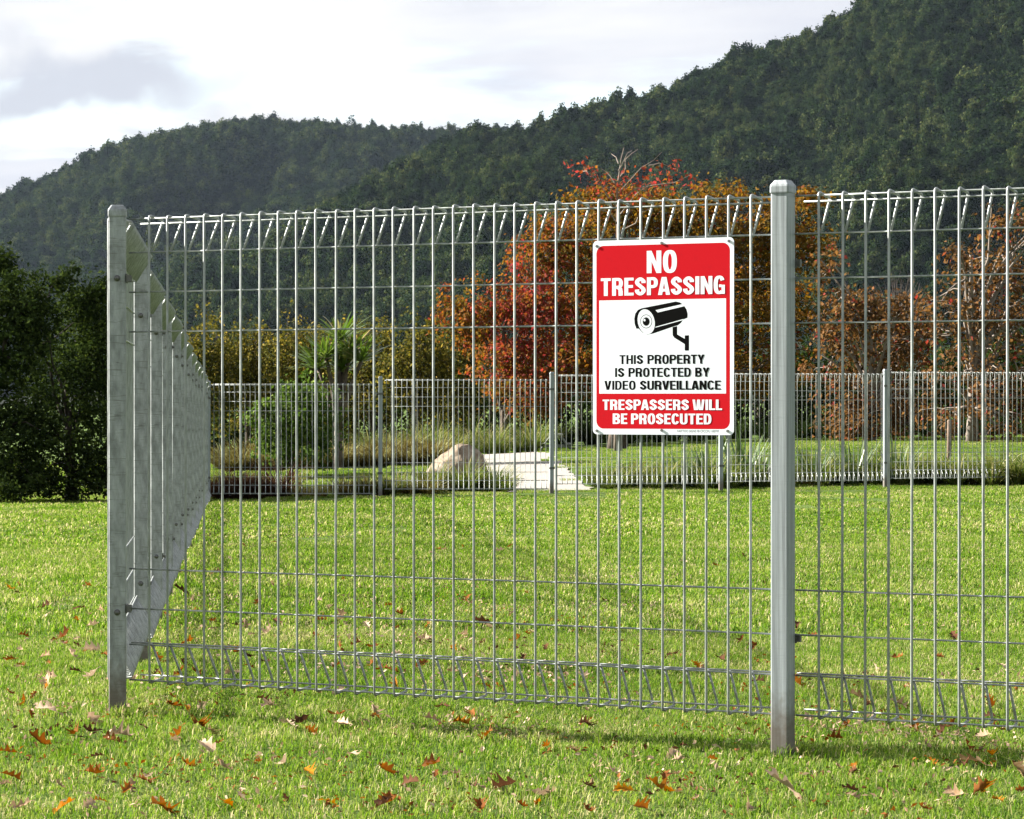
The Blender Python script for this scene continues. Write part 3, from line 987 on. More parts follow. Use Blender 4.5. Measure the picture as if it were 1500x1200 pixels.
class Glyphs:
    """heavy condensed capitals, drawn as flat polygons (cap height 1)"""
    S, H = 0.205, 0.152

    def thick(self, pts, closed=False, S=None, H=None):
        S = S or self.S; H = H or self.H
        p = np.asarray(pts, dtype=float)
        if closed:
            d = np.roll(p, -1, 0) - np.roll(p, 1, 0)
        else:
            d = np.gradient(p, axis=0)
        d /= np.linalg.norm(d, axis=1)[:, None] + 1e-9
        w = (H + (S - H) * np.abs(d[:, 1]) ** 1.5) / 2
        nn = np.stack([-d[:, 1], d[:, 0]], 1) * w[:, None]
        a, b = p + nn, p - nn
        m = len(p); polys = []
        for i in range(m if closed else m - 1):
            j = (i + 1) % m
            polys.append([a[i], b[i], b[j], a[j]])
        return polys

    def arc(self, cx, cy, rx, ry, a0, a1, n=24, e=0.80):
        t = np.radians(np.linspace(a0, a1, n))
        c, s = np.cos(t), np.sin(t)
        return np.stack([cx + rx * np.sign(c) * np.abs(c) ** e, cy + ry * np.sign(s) * np.abs(s) ** e], 1)

    def spline(self, P, n=9):
        P = np.asarray(P, dtype=float)
        Q = np.concatenate([[2 * P[0] - P[1]], P, [2 * P[-1] - P[-2]]])
        out = []
        for i in range(1, len(Q) - 2):
            for t in np.linspace(0, 1, n, endpoint=False):
                p0, p1, p2, p3 = Q[i - 1], Q[i], Q[i + 1], Q[i + 2]
                out.append(0.5 * (2 * p1 + (p2 - p0) * t + (2 * p0 - 5 * p1 + 4 * p2 - p3) * t ** 2 + (3 * p1 - p0 - 3 * p2 + p3) * t ** 3))
        out.append(P[-1])
        return np.array(out)

    def rect(self, x0, y0, x1, y1):
        return [[(x0, y0), (x1, y0), (x1, y1), (x0, y1)]]

    def get(self, ch):
        S, H, r = self.S, self.H, self.rect
        w = 0.57
        if ch == 'I': return r(0, 0, S, 1), S
        if ch == 'L': return r(0, 0, S, 1) + r(S, 0, 0.47, H), 0.47
        if ch == 'T': return r(0, 1 - H, 0.53, 1) + r(0.265 - S / 2, 0, 0.265 + S / 2, 1 - H), 0.53
        if ch == 'E': return r(0, 0, S, 1) + r(S, 0, 0.49, H) + r(S, 0.5 - H / 2 + .01, 0.455, 0.5 + H / 2 + .01) + r(S, 1 - H, 0.49, 1), 0.49
        if ch == 'H': return r(0, 0, S, 1) + r(w + .01 - S, 0, w + .01, 1) + r(S, 0.5 - H / 2, w + .01 - S, 0.5 + H / 2), w + .01
        if ch == 'N':
            s = 0.20; w = 0.60
            return r(0, 0, s, 1) + r(w - s, 0, w, 1) + [[(s, 1), (s, 0.52), (w - s, 0), (w - s, 0.48)]], w
        if ch == 'A':
            w = 0.63
            return [[(0, 0), (0.215, 0), (0.36, 1), (0.19, 1)], [(w, 0), (0.27 + .17, 1), (0.27, 1), (w - 0.215, 0)], [(0.20, 0.185), (0.43, 0.185), (0.41, 0.345), (0.225, 0.345)]], w
        if ch == 'V':
            w = 0.61
            return [[(0, 1), (0.19, 0), (0.36, 0), (0.215, 1)], [(w, 1), (w - 0.215, 1), (w - .36, 0), (w - .19, 0)]], w
        if ch == 'Y':
            w = 0.60
            return r(w / 2 - S / 2, 0, w / 2 + S / 2, 0.42) + [[(0, 1), (w / 2 - S / 2, 0.38), (w / 2 + 0.06, 0.38), (0.225, 1)], [(w, 1), (w - 0.225, 1), (w / 2 - 0.06, 0.38), (w / 2 + S / 2, 0.38)]], w
        if ch == 'W':
            w = 0.92
            out = []
            for x0 in (0.0, 0.37):
                out += [[(x0, 1), (x0 + 0.115, 0), (x0 + 0.285, 0), (x0 + 0.195, 1)], [(x0 + .55, 1), (x0 + 0.355, 1), (x0 + 0.265, 0), (x0 + .435, 0)]]
            return out, w
        if ch == 'O':
            return self.thick(self.arc(w / 2, 0.5, w / 2 - S / 2, 0.5 - H / 2 + .012, 0, 360, 49)[:-1], True), w
        if ch == 'C':
            return self.thick(self.arc(w / 2, 0.5, w / 2 - S / 2, 0.5 - H / 2 + .012, 28, 332, 40)), w - .01
        if ch == 'G':
            return self.thick(self.arc(w / 2, 0.5, w / 2 - S / 2, 0.5 - H / 2 + .012, 30, 312, 40)) + r(w - 0.17, 0, w, 0.5) + r(w - 0.30, 0.37, w - .17, 0.52), w
        if ch == 'U':
            a = self.arc(w / 2, 0.30, w / 2 - S / 2, 0.30 - H / 2 + .012, 180, 360, 24)
            p = np.concatenate([[(S / 2, 1.0), (S / 2, 0.6)], a, [(w - S / 2, 0.6), (w - S / 2, 1.0)]])
            return self.thick(p), w
        if ch == 'S':
            w = 0.56
            p = [(w - .115, .685), (w - .125, .80), (w / 2, .922), (.128, .80), (.135, .655), (w / 2, .515), (w - .130, .36), (w - .122, .21), (w / 2, .078), (.125, .20), (.112, .325)]
            return self.thick(self.spline(p), S=0.225, H=0.165), w
        if ch == 'D':
            p = np.concatenate([[(S * .5, 1 - H / 2), (0.26, 1 - H / 2)], self.arc(0.26, 0.5, w - 0.26 - S / 2, 0.5 - H / 2, 90, -90, 24), [(0.26, H / 2), (S * .5, H / 2)]])
            return r(0, 0, S, 1) + self.thick(p), w
        if ch in 'PR':
            cy = 0.70; ry = 0.30 - H / 2
            p = np.concatenate([[(S * .5, cy + ry), (0.29, cy + ry)], self.arc(0.29, cy, w - 0.29 - S / 2, ry, 90, -90, 20), [(0.29, cy - ry), (S * .5, cy - ry)]])
            g = r(0, 0, S, 1) + self.thick(p, H=0.165)
            if ch == 'R':
                g += self.thick([(0.33, 0.47), (w - 0.135, 0.36), (w - 0.122, 0.25), (w - 0.115, 0.0)], S=0.225, H=0.17)
                return g, w + .01
            return g, w - .01
        if ch == 'B':
            g = r(0, 0, S, 1)
            for cy, ry, ww in ((0.745, 0.255 - H / 2, w - .02), (0.265, 0.265 - H / 2, w)):
                p = np.concatenate([[(S * .5, cy + ry), (0.29, cy + ry)], self.arc(0.29, cy, ww - 0.29 - S / 2, ry, 90, -90, 18), [(0.29, cy - ry), (S * .5, cy - ry)]])
                g += self.thick(p, H=0.155)
            return g, w
        return [], 0.2

    def line(self, text, gap=0.068, space=0.24):
        x, out = 0.0, []
        for i, ch in enumerate(text):
            if ch == ' ':
                x += space; continue
            g, w = self.get(ch)
            for poly in g:
                out.append([(px + x, py) for px, py in poly])
            k = gap
            nxt = text[i + 1] if i + 1 < len(text) else ''
            if ch + nxt in ('PA', 'AS', 'LA', 'RT', 'TY', 'AN', 'RV', 'VE', 'LL'): k = gap - 0.02
            if ch + nxt in ('PA', 'LA'): k = gap - 0.05
            x += w + k
        return out, x - gap


def build_sign():
    W, H = 0.5145, 0.6466
    tl, tr = 0.7387 * PANEL, 0.9347 * PANEL
    behind = np.array([-FDIR[1], FDIR[0]])
    base = mesh_at(P1, FDIR, behind, tl - 0.007) - behind * 0.0085
    zt = 1.664
    root = link('no_trespassing_sign', None, None, (base[0], base[1], zt - H))
    root.rotation_euler = (0, 0, math.atan2(FDIR[1], FDIR[0]))
    tag(root, 'red and white NO TRESPASSING video surveillance sign fixed to the near fence', 'sign')

    def rounded(x0, y0, x1, y1, r, n=7):
        pts = []
        for cx, cy, a0 in ((x1 - r, y1 - r, 0), (x0 + r, y1 - r, 90), (x0 + r, y0 + r, 180), (x1 - r, y0 + r, 270)):
            for k in range(n):
                a = R(a0 + 90 * k / (n - 1))
                pts.append((cx + r * math.cos(a), cy + r * math.sin(a)))
        return pts

    def part(name, polys, mat, off, thick=None, parent=root):
        """flat polygons in sign coordinates (x right, y up, metres) standing `off` in front of the mesh"""
        m_ = MB()
        for i, poly in enumerate(polys):
            y = -(off + i * 1.5e-6)
            v = np.array([(p[0], y, p[1]) for p in poly])
            area = sum(poly[k][0] * poly[(k + 1) % len(poly)][1] - poly[(k + 1) % len(poly)][0] * poly[k][1] for k in range(len(poly)))
            idx = list(range(len(poly))) if area > 0 else list(range(len(poly)))[::-1]
            if thick:
                n = len(poly)
                vb = v + np.array([0, thick, 0])
                m_.add(np.concatenate([v, vb]), np.array([idx]))
                o = m_.n - 2 * n
                side = np.array([[k, n + k, n + (k + 1) % n, (k + 1) % n] for k in range(n)]) + o
                m_.p.setdefault(4, []).append(side); m_.t.setdefault(4, []).append(np.full(n, .5))
                m_.p[n].append(np.array([[n + k for k in reversed(range(n))]]) + o); m_.t[n].append(np.full(1, .5))
            else:
                m_.add(v, np.array([idx]))
        return link(name, m_.mesh(name, mat), parent)

    # picture coordinates of the enlarged sign: x 70..848, y 77..1152
    fx = lambda x: (x - 70) / 778 * W
    fy = lambda y: (1152 - y) / 1075 * H
    part('plate', [rounded(0, 0, W, H, 0.016)], M['sign_white'], 0.0022, 0.0020)
    part('red_field', [rounded(fx(90), fy(1120), fx(827), fy(106), 0.026)], M['sign_red'], 0.00228)
    part('white_panel', [[(fx(106), fy(926)), (fx(806), fy(926)), (fx(806), fy(409)), (fx(106), fy(409))]], M['sign_white'], 0.00236)
    gl = Glyphs()
    for text, x0, x1, y0, y1, mat in (('NO', 372, 538, 140, 263, 'sign_white'), ('TRESPASSING', 115, 800, 286, 384, 'sign_white'),
                                      ('THIS PROPERTY', 220, 690, 713, 763, 'sign_black'), ('IS PROTECTED BY', 195, 717, 784, 834, 'sign_black'),
                                      ('VIDEO SURVEILLANCE', 135, 778, 855, 905, 'sign_black'), ('TRESPASSERS WILL', 125, 785, 959, 1016, 'sign_white'),
                                      ('BE PROSECUTED', 182, 727, 1036, 1094, 'sign_white')):
        gl.S, gl.H = (0.185, 0.150) if mat == 'sign_black' else (0.205, 0.155)
        polys, w = gl.line(text, space=0.30 if mat == 'sign_black' else 0.22)
        sx = (fx(x1) - fx(x0)) / w; sy = fy(y0) - fy(y1)
        part('lettering', [[(fx(x0) + p[0] * sx, fy(y1) + p[1] * sy) for p in poly] for poly in polys], M[mat], 0.00244)

    # camera emblem, traced in the enlarged crop (origin 920,430, 13.33 px per photo px)
    def cx(x): return fx((920 + x / 13.33 - 850) * 3.752)
    def cy(y, x): return fy((430 + y / 13.33 - 330) * 3.752 + 0.017 * ((920 + x / 13.33 - 850) * 3.752 - 459))
    def tr_(pts): return [(cx(x), cy(y, x)) for x, y in pts]
    ell = lambda x, y, rx, ry, rot=0, n=28: [(x + rx * math.cos(t) * math.cos(rot) - ry * math.sin(t) * math.sin(rot), y + rx * math.cos(t) * math.sin(rot) + ry * math.sin(t) * math.cos(rot)) for t in np.linspace(0, 2 * math.pi, n, endpoint=False)]
    body = [(185, 695), (150, 600), (142, 500), (160, 400), (215, 325), (290, 292), (960, 160), (1040, 178), (1110, 230), (1165, 310), (1190, 400), (1186, 475), (1100, 512),
            (1060, 575), (1000, 622), (890, 655), (520, 785), (400, 806), (300, 765), (228, 690)]
    emb = part('camera_emblem', [tr_(body)], M['sign_black'], 0.00244)
    part('camera_emblem', [tr_([(895, 660), (985, 640), (985, 800), (1133, 885), (1133, 820), (1217, 815), (1217, 1105), (1205, 1115), (1145, 1117), (1133, 1105), (1133, 990), (930, 865), (897, 820)])], M['sign_black'], 0.00244)
    part('white_detail', [tr_(ell(378, 555, 166, 247, R(-12)))], M['sign_white'], 0.00252, parent=emb)
    part('white_detail', [tr_([(560, 330), (1085, 212), (1130, 250), (605, 375)])], M['sign_white'], 0.00252, parent=emb)
    part('white_detail', [tr_([(560, 655), (1110, 500), (1105, 520), (560, 670)])], M['sign_white'], 0.00252, parent=emb)
    part('lens', [tr_(ell(378, 550, 118, 136))], M['sign_black'], 0.00260, parent=emb)
    part('lens', [tr_(ell(378, 550, 107, 124))], M['sign_white'], 0.00268, parent=emb)
    part('lens', [tr_(ell(378, 553, 70, 84))], M['sign_grey'], 0.00276, parent=emb)
    part('lens', [tr_(ell(380, 556, 60, 73))], M['sign_black'], 0.00284, parent=emb)
    part('lens', [tr_(ell(345, 525, 20, 24))], M['sign_white'], 0.00292, parent=emb)
    # fixing screws
    for x, y in ((93, 107), (455, 99), (822, 98), (93, 1132), (455, 1128), (815, 1130)):
        part('screw', [ell(fx(x), fy(y), 0.0046, 0.0046, 0, 12)], M['bolt'], 0.0052, 0.0030)
    # the maker's line at the foot
    cu = bpy.data.curves.new('small_print', 'FONT')
    cu.body = 'FAITTOO SIGNS FB CFCCFU 100797'
    cu.size = 0.011
    to = bpy.data.objects.new('small_print', cu)
    C.objects.link(to)
    bpy.context.view_layer.update()
    me = bpy.data.meshes.new_from_object(to.evaluated_get(bpy.context.evaluated_depsgraph_get()))
    bpy.data.objects.remove(to)
    w = max(v.co.x for v in me.vertices)
    sx = (fx(768) - fx(540)) / w
    for v in me.vertices:
        v.co = Vector((fx(540) + v.co.x * sx, -0.00235, fy(1138) + v.co.y * 1.0))
    me.materials.clear(); me.materials.append(M['sign_grey'])
    link('small_print', me, root)


build_sign()

# ------------------------------------------------------------------ trees, shrubs and planting
M['autumn_red'] = leaf_mat('autumn_leaves_red', [(0.0, (0.045, 0.042, 0.014)), (0.25, (0.115, 0.075, 0.020)), (0.5, (0.180, 0.082, 0.028)), (0.75, (0.175, 0.048, 0.030)), (1.0, (0.235, 0.050, 0.048))], trans=0.4, rough=0.4)
M['autumn_orange'] = leaf_mat('autumn_leaves_orange', [(0.0, (0.038, 0.035, 0.012)), (0.3, (0.085, 0.060, 0.017)), (0.6, (0.155, 0.088, 0.024)), (0.85, (0.170, 0.076, 0.024)), (1.0, (0.15, 0.036, 0.024))], trans=0.4, rough=0.4)
M['autumn_brown'] = leaf_mat('autumn_leaves_brown', [(0.0, (0.034, 0.026, 0.015)), (0.4, (0.090, 0.050, 0.022)), (0.7, (0.150, 0.078, 0.034)), (0.9, (0.165, 0.100, 0.042)), (1.0, (0.18, 0.042, 0.034))], trans=0.35, rough=0.4)
M['olive'] = leaf_mat('olive_leaves', [(0.0, (0.0279, 0.0316, 0.0097)), (0.5, (0.0699, 0.0678, 0.0175)), (0.8, (0.1397, 0.1174, 0.0272)), (1.0, (0.2607, 0.1986, 0.0580))], trans=0.3, rough=0.35, spec=0.3)
M['evergreen'] = leaf_mat('dark_evergreen_leaves', [(0.0, (0.0082, 0.0139, 0.0051)), (0.6, (0.0204, 0.0317, 0.0089)), (1.0, (0.0576, 0.0791, 0.0190))], trans=0.25, rough=0.35, spec=0.3)
M['bush'] = leaf_mat('glossy_bush_leaves', [(0.0, (0.0264, 0.0490, 0.0107)), (0.6, (0.0632, 0.1026, 0.0215)), (1.0, (0.1580, 0.2054, 0.0536))], trans=0.25, rough=0.3, spec=0.3)
M['cordyline'] = leaf_mat('cabbage_tree_leaves', [(0.0, (0.0284, 0.0486, 0.0097)), (0.6, (0.0689, 0.1174, 0.0203)), (0.9, (0.1620, 0.2106, 0.0567)), (1.0, (0.3402, 0.2673, 0.1458))], trans=0.25, rough=0.32, spec=0.6)
M['flax'] = leaf_mat('flax_leaves', [(0.0, (0.0288, 0.0576, 0.0211)), (0.6, (0.0816, 0.1248, 0.0432)), (1.0, (0.3456, 0.3456, 0.1920))], trans=0.2, rough=0.35, spec=0.6)
M['sedge'] = leaf_mat('green_sedge', [(0.0, (0.0310, 0.0531, 0.0122)), (0.5, (0.0756, 0.1062, 0.0238)), (0.8, (0.1513, 0.1593, 0.0542)), (1.0, (0.3095, 0.2882, 0.1493))], trans=0.3, rough=0.45)
M['sedge_brown'] = leaf_mat('brown_sedge', [(0.0, (0.0300, 0.0202, 0.0077)), (0.5, (0.0840, 0.0643, 0.0215)), (0.8, (0.1680, 0.1561, 0.0576)), (1.0, (0.2700, 0.2846, 0.1459))], trans=0.25, rough=0.5)
M['sedge_rust'] = leaf_mat('rust_sedge', [(0.0, (0.0198, 0.0104, 0.0068)), (0.6, (0.0528, 0.0267, 0.0163)), (1.0, (0.1452, 0.0891, 0.0558))], trans=0.2, rough=0.55)
M['bush_far'] = leaf_mat('bare_grey_twigs', [(0, (0.0990, 0.0810, 0.0675)), (1, (0.1530, 0.1305, 0.1125))], trans=0.1, rough=0.8)


def limb_path(a, b, rng, bend=0.12, n=5):
    a, b = np.array(a, float), np.array(b, float)
    L = np.linalg.norm(b - a)
    t = np.linspace(0, 1, n)[:, None]
    p = a + (b - a) * t
    p[:, 2] += (np.sin(t[:, 0] * math.pi) * L * 0.10)
    p[1:-1] += rng.normal(0, bend * L / n, (n - 2, 3))
    return p


def trunk_mesh(name, mat, base_r, height, centres, seed, n_limb=16, spread=0.6, sides=6, twig=0.006, n_twig=40):
    """tapered trunk, limbs to some of the leaf clumps, thinner twigs to more"""
    rng = np.random.default_rng(seed)
    m_ = MB()
    n = 7
    tz = np.linspace(-0.15, height, n)
    path = np.stack([np.cumsum(rng.normal(0, base_r * 0.18, n)), np.cumsum(rng.normal(0, base_r * 0.18, n)), tz], 1)
    path[0, :2] = path[1, :2] = 0
    rad = base_r * np.linspace(1.15, 0.25, n); rad[0] *= 1.35
    m_.tube(path, rad, 9)
    idx = rng.permutation(len(centres))
    ends = []
    for k in idx[:n_limb]:
        c = centres[k]
        h0 = np.clip(c[2] * rng.uniform(0.25, 0.6), height * 0.18, height * 0.9)
        a = np.array([np.interp(h0, tz, path[:, 0]), np.interp(h0, tz, path[:, 1]), h0])
        r0 = np.interp(h0, tz, rad) * 0.55
        lp = limb_path(a, c, rng)
        m_.tube(lp, np.linspace(r0, twig * 1.3, len(lp)), sides, cap=False)
        ends.append((lp, r0))
    for k in idx[n_limb:n_limb + n_twig]:
        c = centres[k]
        lp0, r0 = ends[rng.integers(len(ends))]
        best = min(ends, key=lambda e: np.min(np.linalg.norm(e[0][1:-1] - c, axis=1)))
        lp0, r0 = best
        j = 1 + int(np.argmin(np.linalg.norm(lp0[1:-1] - c, axis=1)))
        lp = limb_path(lp0[j], c, rng, 0.2, 4)
        m_.tube(lp, np.linspace(r0 * 0.4, twig * 0.8, 4), 4, cap=False)
    return m_.mesh(name, mat, True)


def tree(name, label, cat, px, D, blobs_px, mat, k, per, clump_r, size, seed, trunk_r, trunk_h, group=None, bark='bark', n_limb=16, n_twig=40, twig=0.006, tintfun=None, zcut=None, shell=(0.5, 1.0), aspect=0.55, spread=0.18, up_w=0.35):
    """blobs in photo pixels (x, y, rx, ry) at distance D, with a depth radius; the tree stands on the ground at px"""
    x0 = xat(px, D); z0 = gz(x0, D)
    rng = np.random.default_rng(seed)
    sc = D / F_PX
    bl = []
    for b in blobs_px:
        c = at(b[0], b[1], D)
        dy = b[4] if len(b) > 4 else rng.uniform(-0.6, 0.6) * b[2] * sc
        bl.append((c.x - x0, dy, c.z - z0, b[2] * sc, (b[5] if len(b) > 5 else b[2] * sc * 0.9), b[3] * sc))
    root = link(name, None, None, (x0, D, z0))
    tag(root, label, cat, group)
    me, cc = crown_mesh('crown', mat, bl, k, per, clump_r, size, seed, aspect, spread, zcut, shell=shell, tintfun=tintfun, up_w=up_w)
    link('crown', me, root)
    link('trunk', trunk_mesh('trunk', M[bark], trunk_r, trunk_h, cc, seed + 1, n_limb, twig=twig, n_twig=n_twig), root)
    return root


def redder_left(cc, rng):
    """one side and the outside of this crown has turned further"""
    x = (cc[:, 0] - cc[:, 0].min()) / np.ptp(cc[:, 0])
    h = (cc[:, 2] - cc[:, 2].min()) / np.ptp(cc[:, 2])
    patch = 0.48 * np.exp(-((x - 0.42) ** 2) / 0.05) * np.exp(-((h - 0.45) ** 2) / 0.10)
    return np.clip(0.30 + patch + rng.normal(0, 0.15, len(cc)), 0.05, 0.95)


def build_trees():
    # the red and orange tree left of the sign
    tree('autumn_tree', 'red and orange autumn tree behind the far fence, left of the sign', 'tree', 738, 69.5,
         [(770, 520, 95, 62), (735, 455, 85, 55), (690, 475, 55, 50), (820, 430, 100, 75), (850, 350, 85, 55), (790, 375, 60, 45), (830, 540, 110, 60), (760, 580, 75, 32), (890, 470, 80, 90), (655, 455, 28, 40), (880, 310, 55, 30), (735, 540, 60, 45, -1.0), (790, 585, 70, 30, -1.2)],
         M['autumn_red'], 820, 27, 0.24, 0.098, 201, 0.085, 3.4, 'autumn trees behind the far fence', n_limb=26, n_twig=120, twig=0.007, tintfun=redder_left, aspect=0.7, shell=(0.25, 1.0))
    # the orange-brown tree behind the sign and the second post
    tree('autumn_tree', 'orange brown autumn tree behind the sign and the near post', 'tree', 905, 66,
         [(1010, 330, 110, 52), (930, 310, 75, 45), (1110, 340, 90, 60), (1060, 430, 120, 80), (960, 430, 90, 80), (1150, 450, 70, 80), (1000, 540, 120, 60), (1120, 540, 90, 55), (1185, 360, 42, 60), (860, 290, 45, 22), (1060, 290, 60, 25), (1180, 290, 30, 18)],
         M['autumn_orange'], 820, 27, 0.25, 0.102, 211, 0.17, 4.2, 'autumn trees behind the far fence', n_limb=26, n_twig=120, twig=0.007, aspect=0.7, shell=(0.25, 1.0), spread=0.2)
    # brown twiggy trees at the right
    tree('autumn_tree', 'brown twiggy autumn tree right of the near post', 'tree', 1275, 62,
         [(1230, 470, 55, 60), (1290, 455, 75, 45), (1265, 540, 90, 60), (1330, 500, 85, 70), (1240, 600, 60, 35), (1330, 600, 85, 48), (1210, 400, 30, 50), (1250, 625, 70, 30)],
         M['autumn_brown'], 330, 22, 0.24, 0.098, 221, 0.09, 3.0, 'autumn trees behind the far fence', 'bark_pale', 30, 150, 0.008, shell=(0.2, 1.0), aspect=0.7, spread=0.22)
    tree('autumn_tree', 'sparse red brown autumn tree with bare branches at right edge', 'tree', 1425, 60,
         [(1420, 470, 95, 80), (1470, 400, 70, 70), (1400, 385, 45, 45), (1450, 560, 100, 60), (1530, 480, 90, 90), (1395, 610, 60, 40), (1500, 330, 60, 45), (1480, 620, 70, 30)],
         M['autumn_brown'], 300, 18, 0.26, 0.098, 231, 0.11, 3.8, 'autumn trees behind the far fence', 'bark_pale', 36, 190, 0.009, shell=(0.2, 1.05), aspect=0.7, spread=0.22)
    # leafless crown tips standing out above the orange tree
    m_ = MB(); rng = np.random.default_rng(77)
    D = 64.0
    b0 = at(905, 330, D)
    x0, z0 = xat(905, D), gz(xat(905, D), D)
    def rel(px, py, dy=0.0):
        p = at(px, py, D); return np.array([p.x - x0, dy, p.z - z0])
    m_.tube([(0, 0, -0.1), (0.02, 0, 1.2), rel(904, 480), rel(905, 360), rel(904, 280), rel(910, 232), rel(914, 216)], [0.10, 0.085, 0.06, 0.035, 0.022, 0.012, 0.006], 7)
    for a, b in (((904, 285), (970, 222)), ((905, 265), (935, 218)), ((904, 300), (862, 255)), ((905, 300), (1010, 258)), ((906, 250), (925, 222)), ((906, 240), (896, 224)), ((862, 256), (850, 250)), ((950, 243), (982, 244)), ((904, 320), (960, 268)), ((905, 330), (850, 290)), ((906, 340), (975, 300)), ((905, 275), (880, 246))):
        lp = limb_path(rel(*a), rel(*b, rng.uniform(-.3, .3)), rng, 0.2)
        m_.tube(lp, np.linspace(0.016, 0.005, len(lp)), 4, cap=False)
    root = link('autumn_tree', None, None, (x0, D, z0))
    tag(root, 'nearly leafless tree top with pale bare twigs above the orange crown', 'tree', 'autumn trees behind the far fence')
    link('trunk', m_.mesh('trunk', M['bark_pale'], True), root)
    cl = [rel(*p, 0) for p in ((864, 256), (885, 268), (920, 268), (940, 255), (980, 262), (900, 275), (960, 275), (925, 290), (880, 285), (985, 245), (850, 250), (945, 280), (1000, 270), (870, 275))]
    P = np.concatenate([c + rng.normal(0, 0.16, (26, 3)) * np.array([1.3, 1, 0.7]) for c in cl])
    O = rng.normal(0, 1, P.shape); O /= np.linalg.norm(O, axis=1)[:, None]
    T = np.clip(rng.normal(0.75, 0.15, len(P)), 0, 1)
    v, q = leaf_quads(P, O, 0.10, rng, T, 0.6)
    link('crown', mesh_np('crown', v, q, M['autumn_red'], False, {'tint': T}), root)

    # olive shrubs behind the left part of the far fence
    specs = [(300, 74, 60, 88, 455), (362, 75, 62, 85, 462), (430, 74, 58, 92, 456), (545, 73, 66, 95, 452), (610, 72, 58, 95, 447), (665, 75, 55, 80, 470), (480, 77, 60, 84, 464)]
    names = ['leftmost olive green shrub above the far fence, beside the side fence', 'second olive green shrub above the far fence from the side fence', 'olive green shrub left of the spiky palm behind the far fence',
             'olive green shrub just right of the spiky palm behind the far fence', 'tallest olive green shrub between the palm and the red tree', 'olive green shrub beside the left edge of the red tree', 'olive green shrub directly behind the spiky palm']
    for i, ((px, D, rx, ry, top), lb) in enumerate(zip(specs, names)):
        cy = top + ry * 0.95
        tree('olive_shrub', lb, 'shrub', px, D, [(px, cy + 30, rx, ry * 0.9), (px - rx * .4, cy - 5, rx * .6, ry * .75), (px + rx * .45, cy, rx * .55, ry * .8), (px, cy - 18, rx * .5, ry * .75)],
             M['olive'], 260, 22, 0.26, 0.10, 300 + i * 7, 0.05, 1.6, 'olive shrubs behind the far fence', n_limb=14, n_twig=30, shell=(0.35, 1.0), spread=0.24)
    # dark evergreen shrubs that close the gaps behind
    dark = [(330, 81, 70, 120, 520), (470, 82, 80, 120, 520), (600, 81, 80, 120, 510), (720, 80, 80, 120, 505), (850, 80, 85, 120, 480), (980, 80, 85, 125, 470), (1110, 80, 85, 125, 470), (1215, 80, 80, 120, 470), (1320, 80, 80, 115, 490), (1430, 80, 80, 130, 470), (1540, 80, 80, 150, 430)]
    where = ['behind the leftmost olive shrubs', 'behind the spiky palm', 'behind the tallest olive shrub', 'behind the left half of the red tree', 'behind the right half of the red tree', 'directly behind the sign', 'left of the near post under the orange tree', 'just right of the near post', 'below the leafless grey shrub', 'behind the sparse red brown tree', 'at the right edge of the picture']
    for i, (px, D, rx, ry, top) in enumerate(dark):
        cy = top + ry
        tree('evergreen_shrub', 'dark evergreen shrub in the shade ' + where[i], 'shrub', px, D, [(px, cy, rx, ry), (px - rx * .5, cy - 10, rx * .6, ry * .8), (px + rx * .5, cy - 5, rx * .6, ry * .85)],
             M['evergreen'], 240, 20, 0.30, 0.14, 400 + i * 5, 0.06, 1.6, 'dark evergreen shrubs behind the autumn trees', n_limb=10, n_twig=10, shell=(0.3, 1.0))
    # the dark trees left of the corner post
    tree('evergreen_tree', 'dark bushy evergreen tree just left of the corner post', 'tree', 105, 47.5,
         [(110, 485, 70, 62, .9), (52, 478, 52, 60, -.7), (150, 520, 48, 80, .2), (100, 580, 80, 80, .3), (60, 640, 55, 55, -.9), (150, 640, 55, 60, -.4), (130, 445, 45, 40, .2), (70, 412, 30, 20, .1), (150, 424, 26, 22, 0), (100, 402, 20, 14, .2), (40, 700, 60, 36, -.2), (110, 702, 60, 34, -.5), (160, 700, 50, 36, -.3)],
         M['evergreen'], 800, 30, 0.17, 0.075, 501, 0.10, 1.9, 'dark evergreens left of the side fence', n_limb=12, n_twig=20, bark='bark_dark', shell=(0.35, 1.0), spread=0.2)
    tree('evergreen_tree', 'dark evergreen tree at the left edge of the picture', 'tree', -20, 46.8,
         [(-30, 460, 75, 75, .2), (20, 500, 70, 80, -.2), (-10, 590, 90, 80, 0), (30, 650, 70, 60, -.3), (-70, 560, 80, 100, 0), (-60, 430, 50, 40, 0), (18, 420, 30, 26, .2), (45, 432, 24, 20, 0), (-20, 700, 60, 36, -.4), (30, 706, 50, 30, -.6)],
         M['evergreen'], 680, 30, 0.17, 0.075, 511, 0.11, 2.1, 'dark evergreens left of the side fence', n_limb=12, n_twig=20, bark='bark_dark', shell=(0.35, 1.0), spread=0.2)
    tree('evergreen_tree', 'taller dark evergreen tree whose top shows at the far left edge', 'tree', -45, 52.0,
         [(-50, 420, 60, 60, 0), (-20, 392, 38, 34, 0), (2, 385, 22, 18, 0), (-60, 520, 70, 100, 0)], M['evergreen'], 300, 30, 0.2, 0.08, 521, 0.11, 2.4, 'dark evergreens left of the side fence', n_limb=8, n_twig=12, bark='bark_dark', shell=(0.35, 1.0))
    tree('evergreen_tree', 'dark evergreen tree hidden mostly behind the side fence', 'tree', 225, 52.0,
         [(215, 560, 70, 80, 0), (265, 590, 45, 70, 0), (220, 640, 80, 60, 0), (170, 480, 50, 50, .2)], M['evergreen'], 380, 28, 0.2, 0.08, 531, 0.10, 1.6, 'dark evergreens left of the side fence', n_limb=8, n_twig=12, bark='bark_dark', shell=(0.35, 1.0))
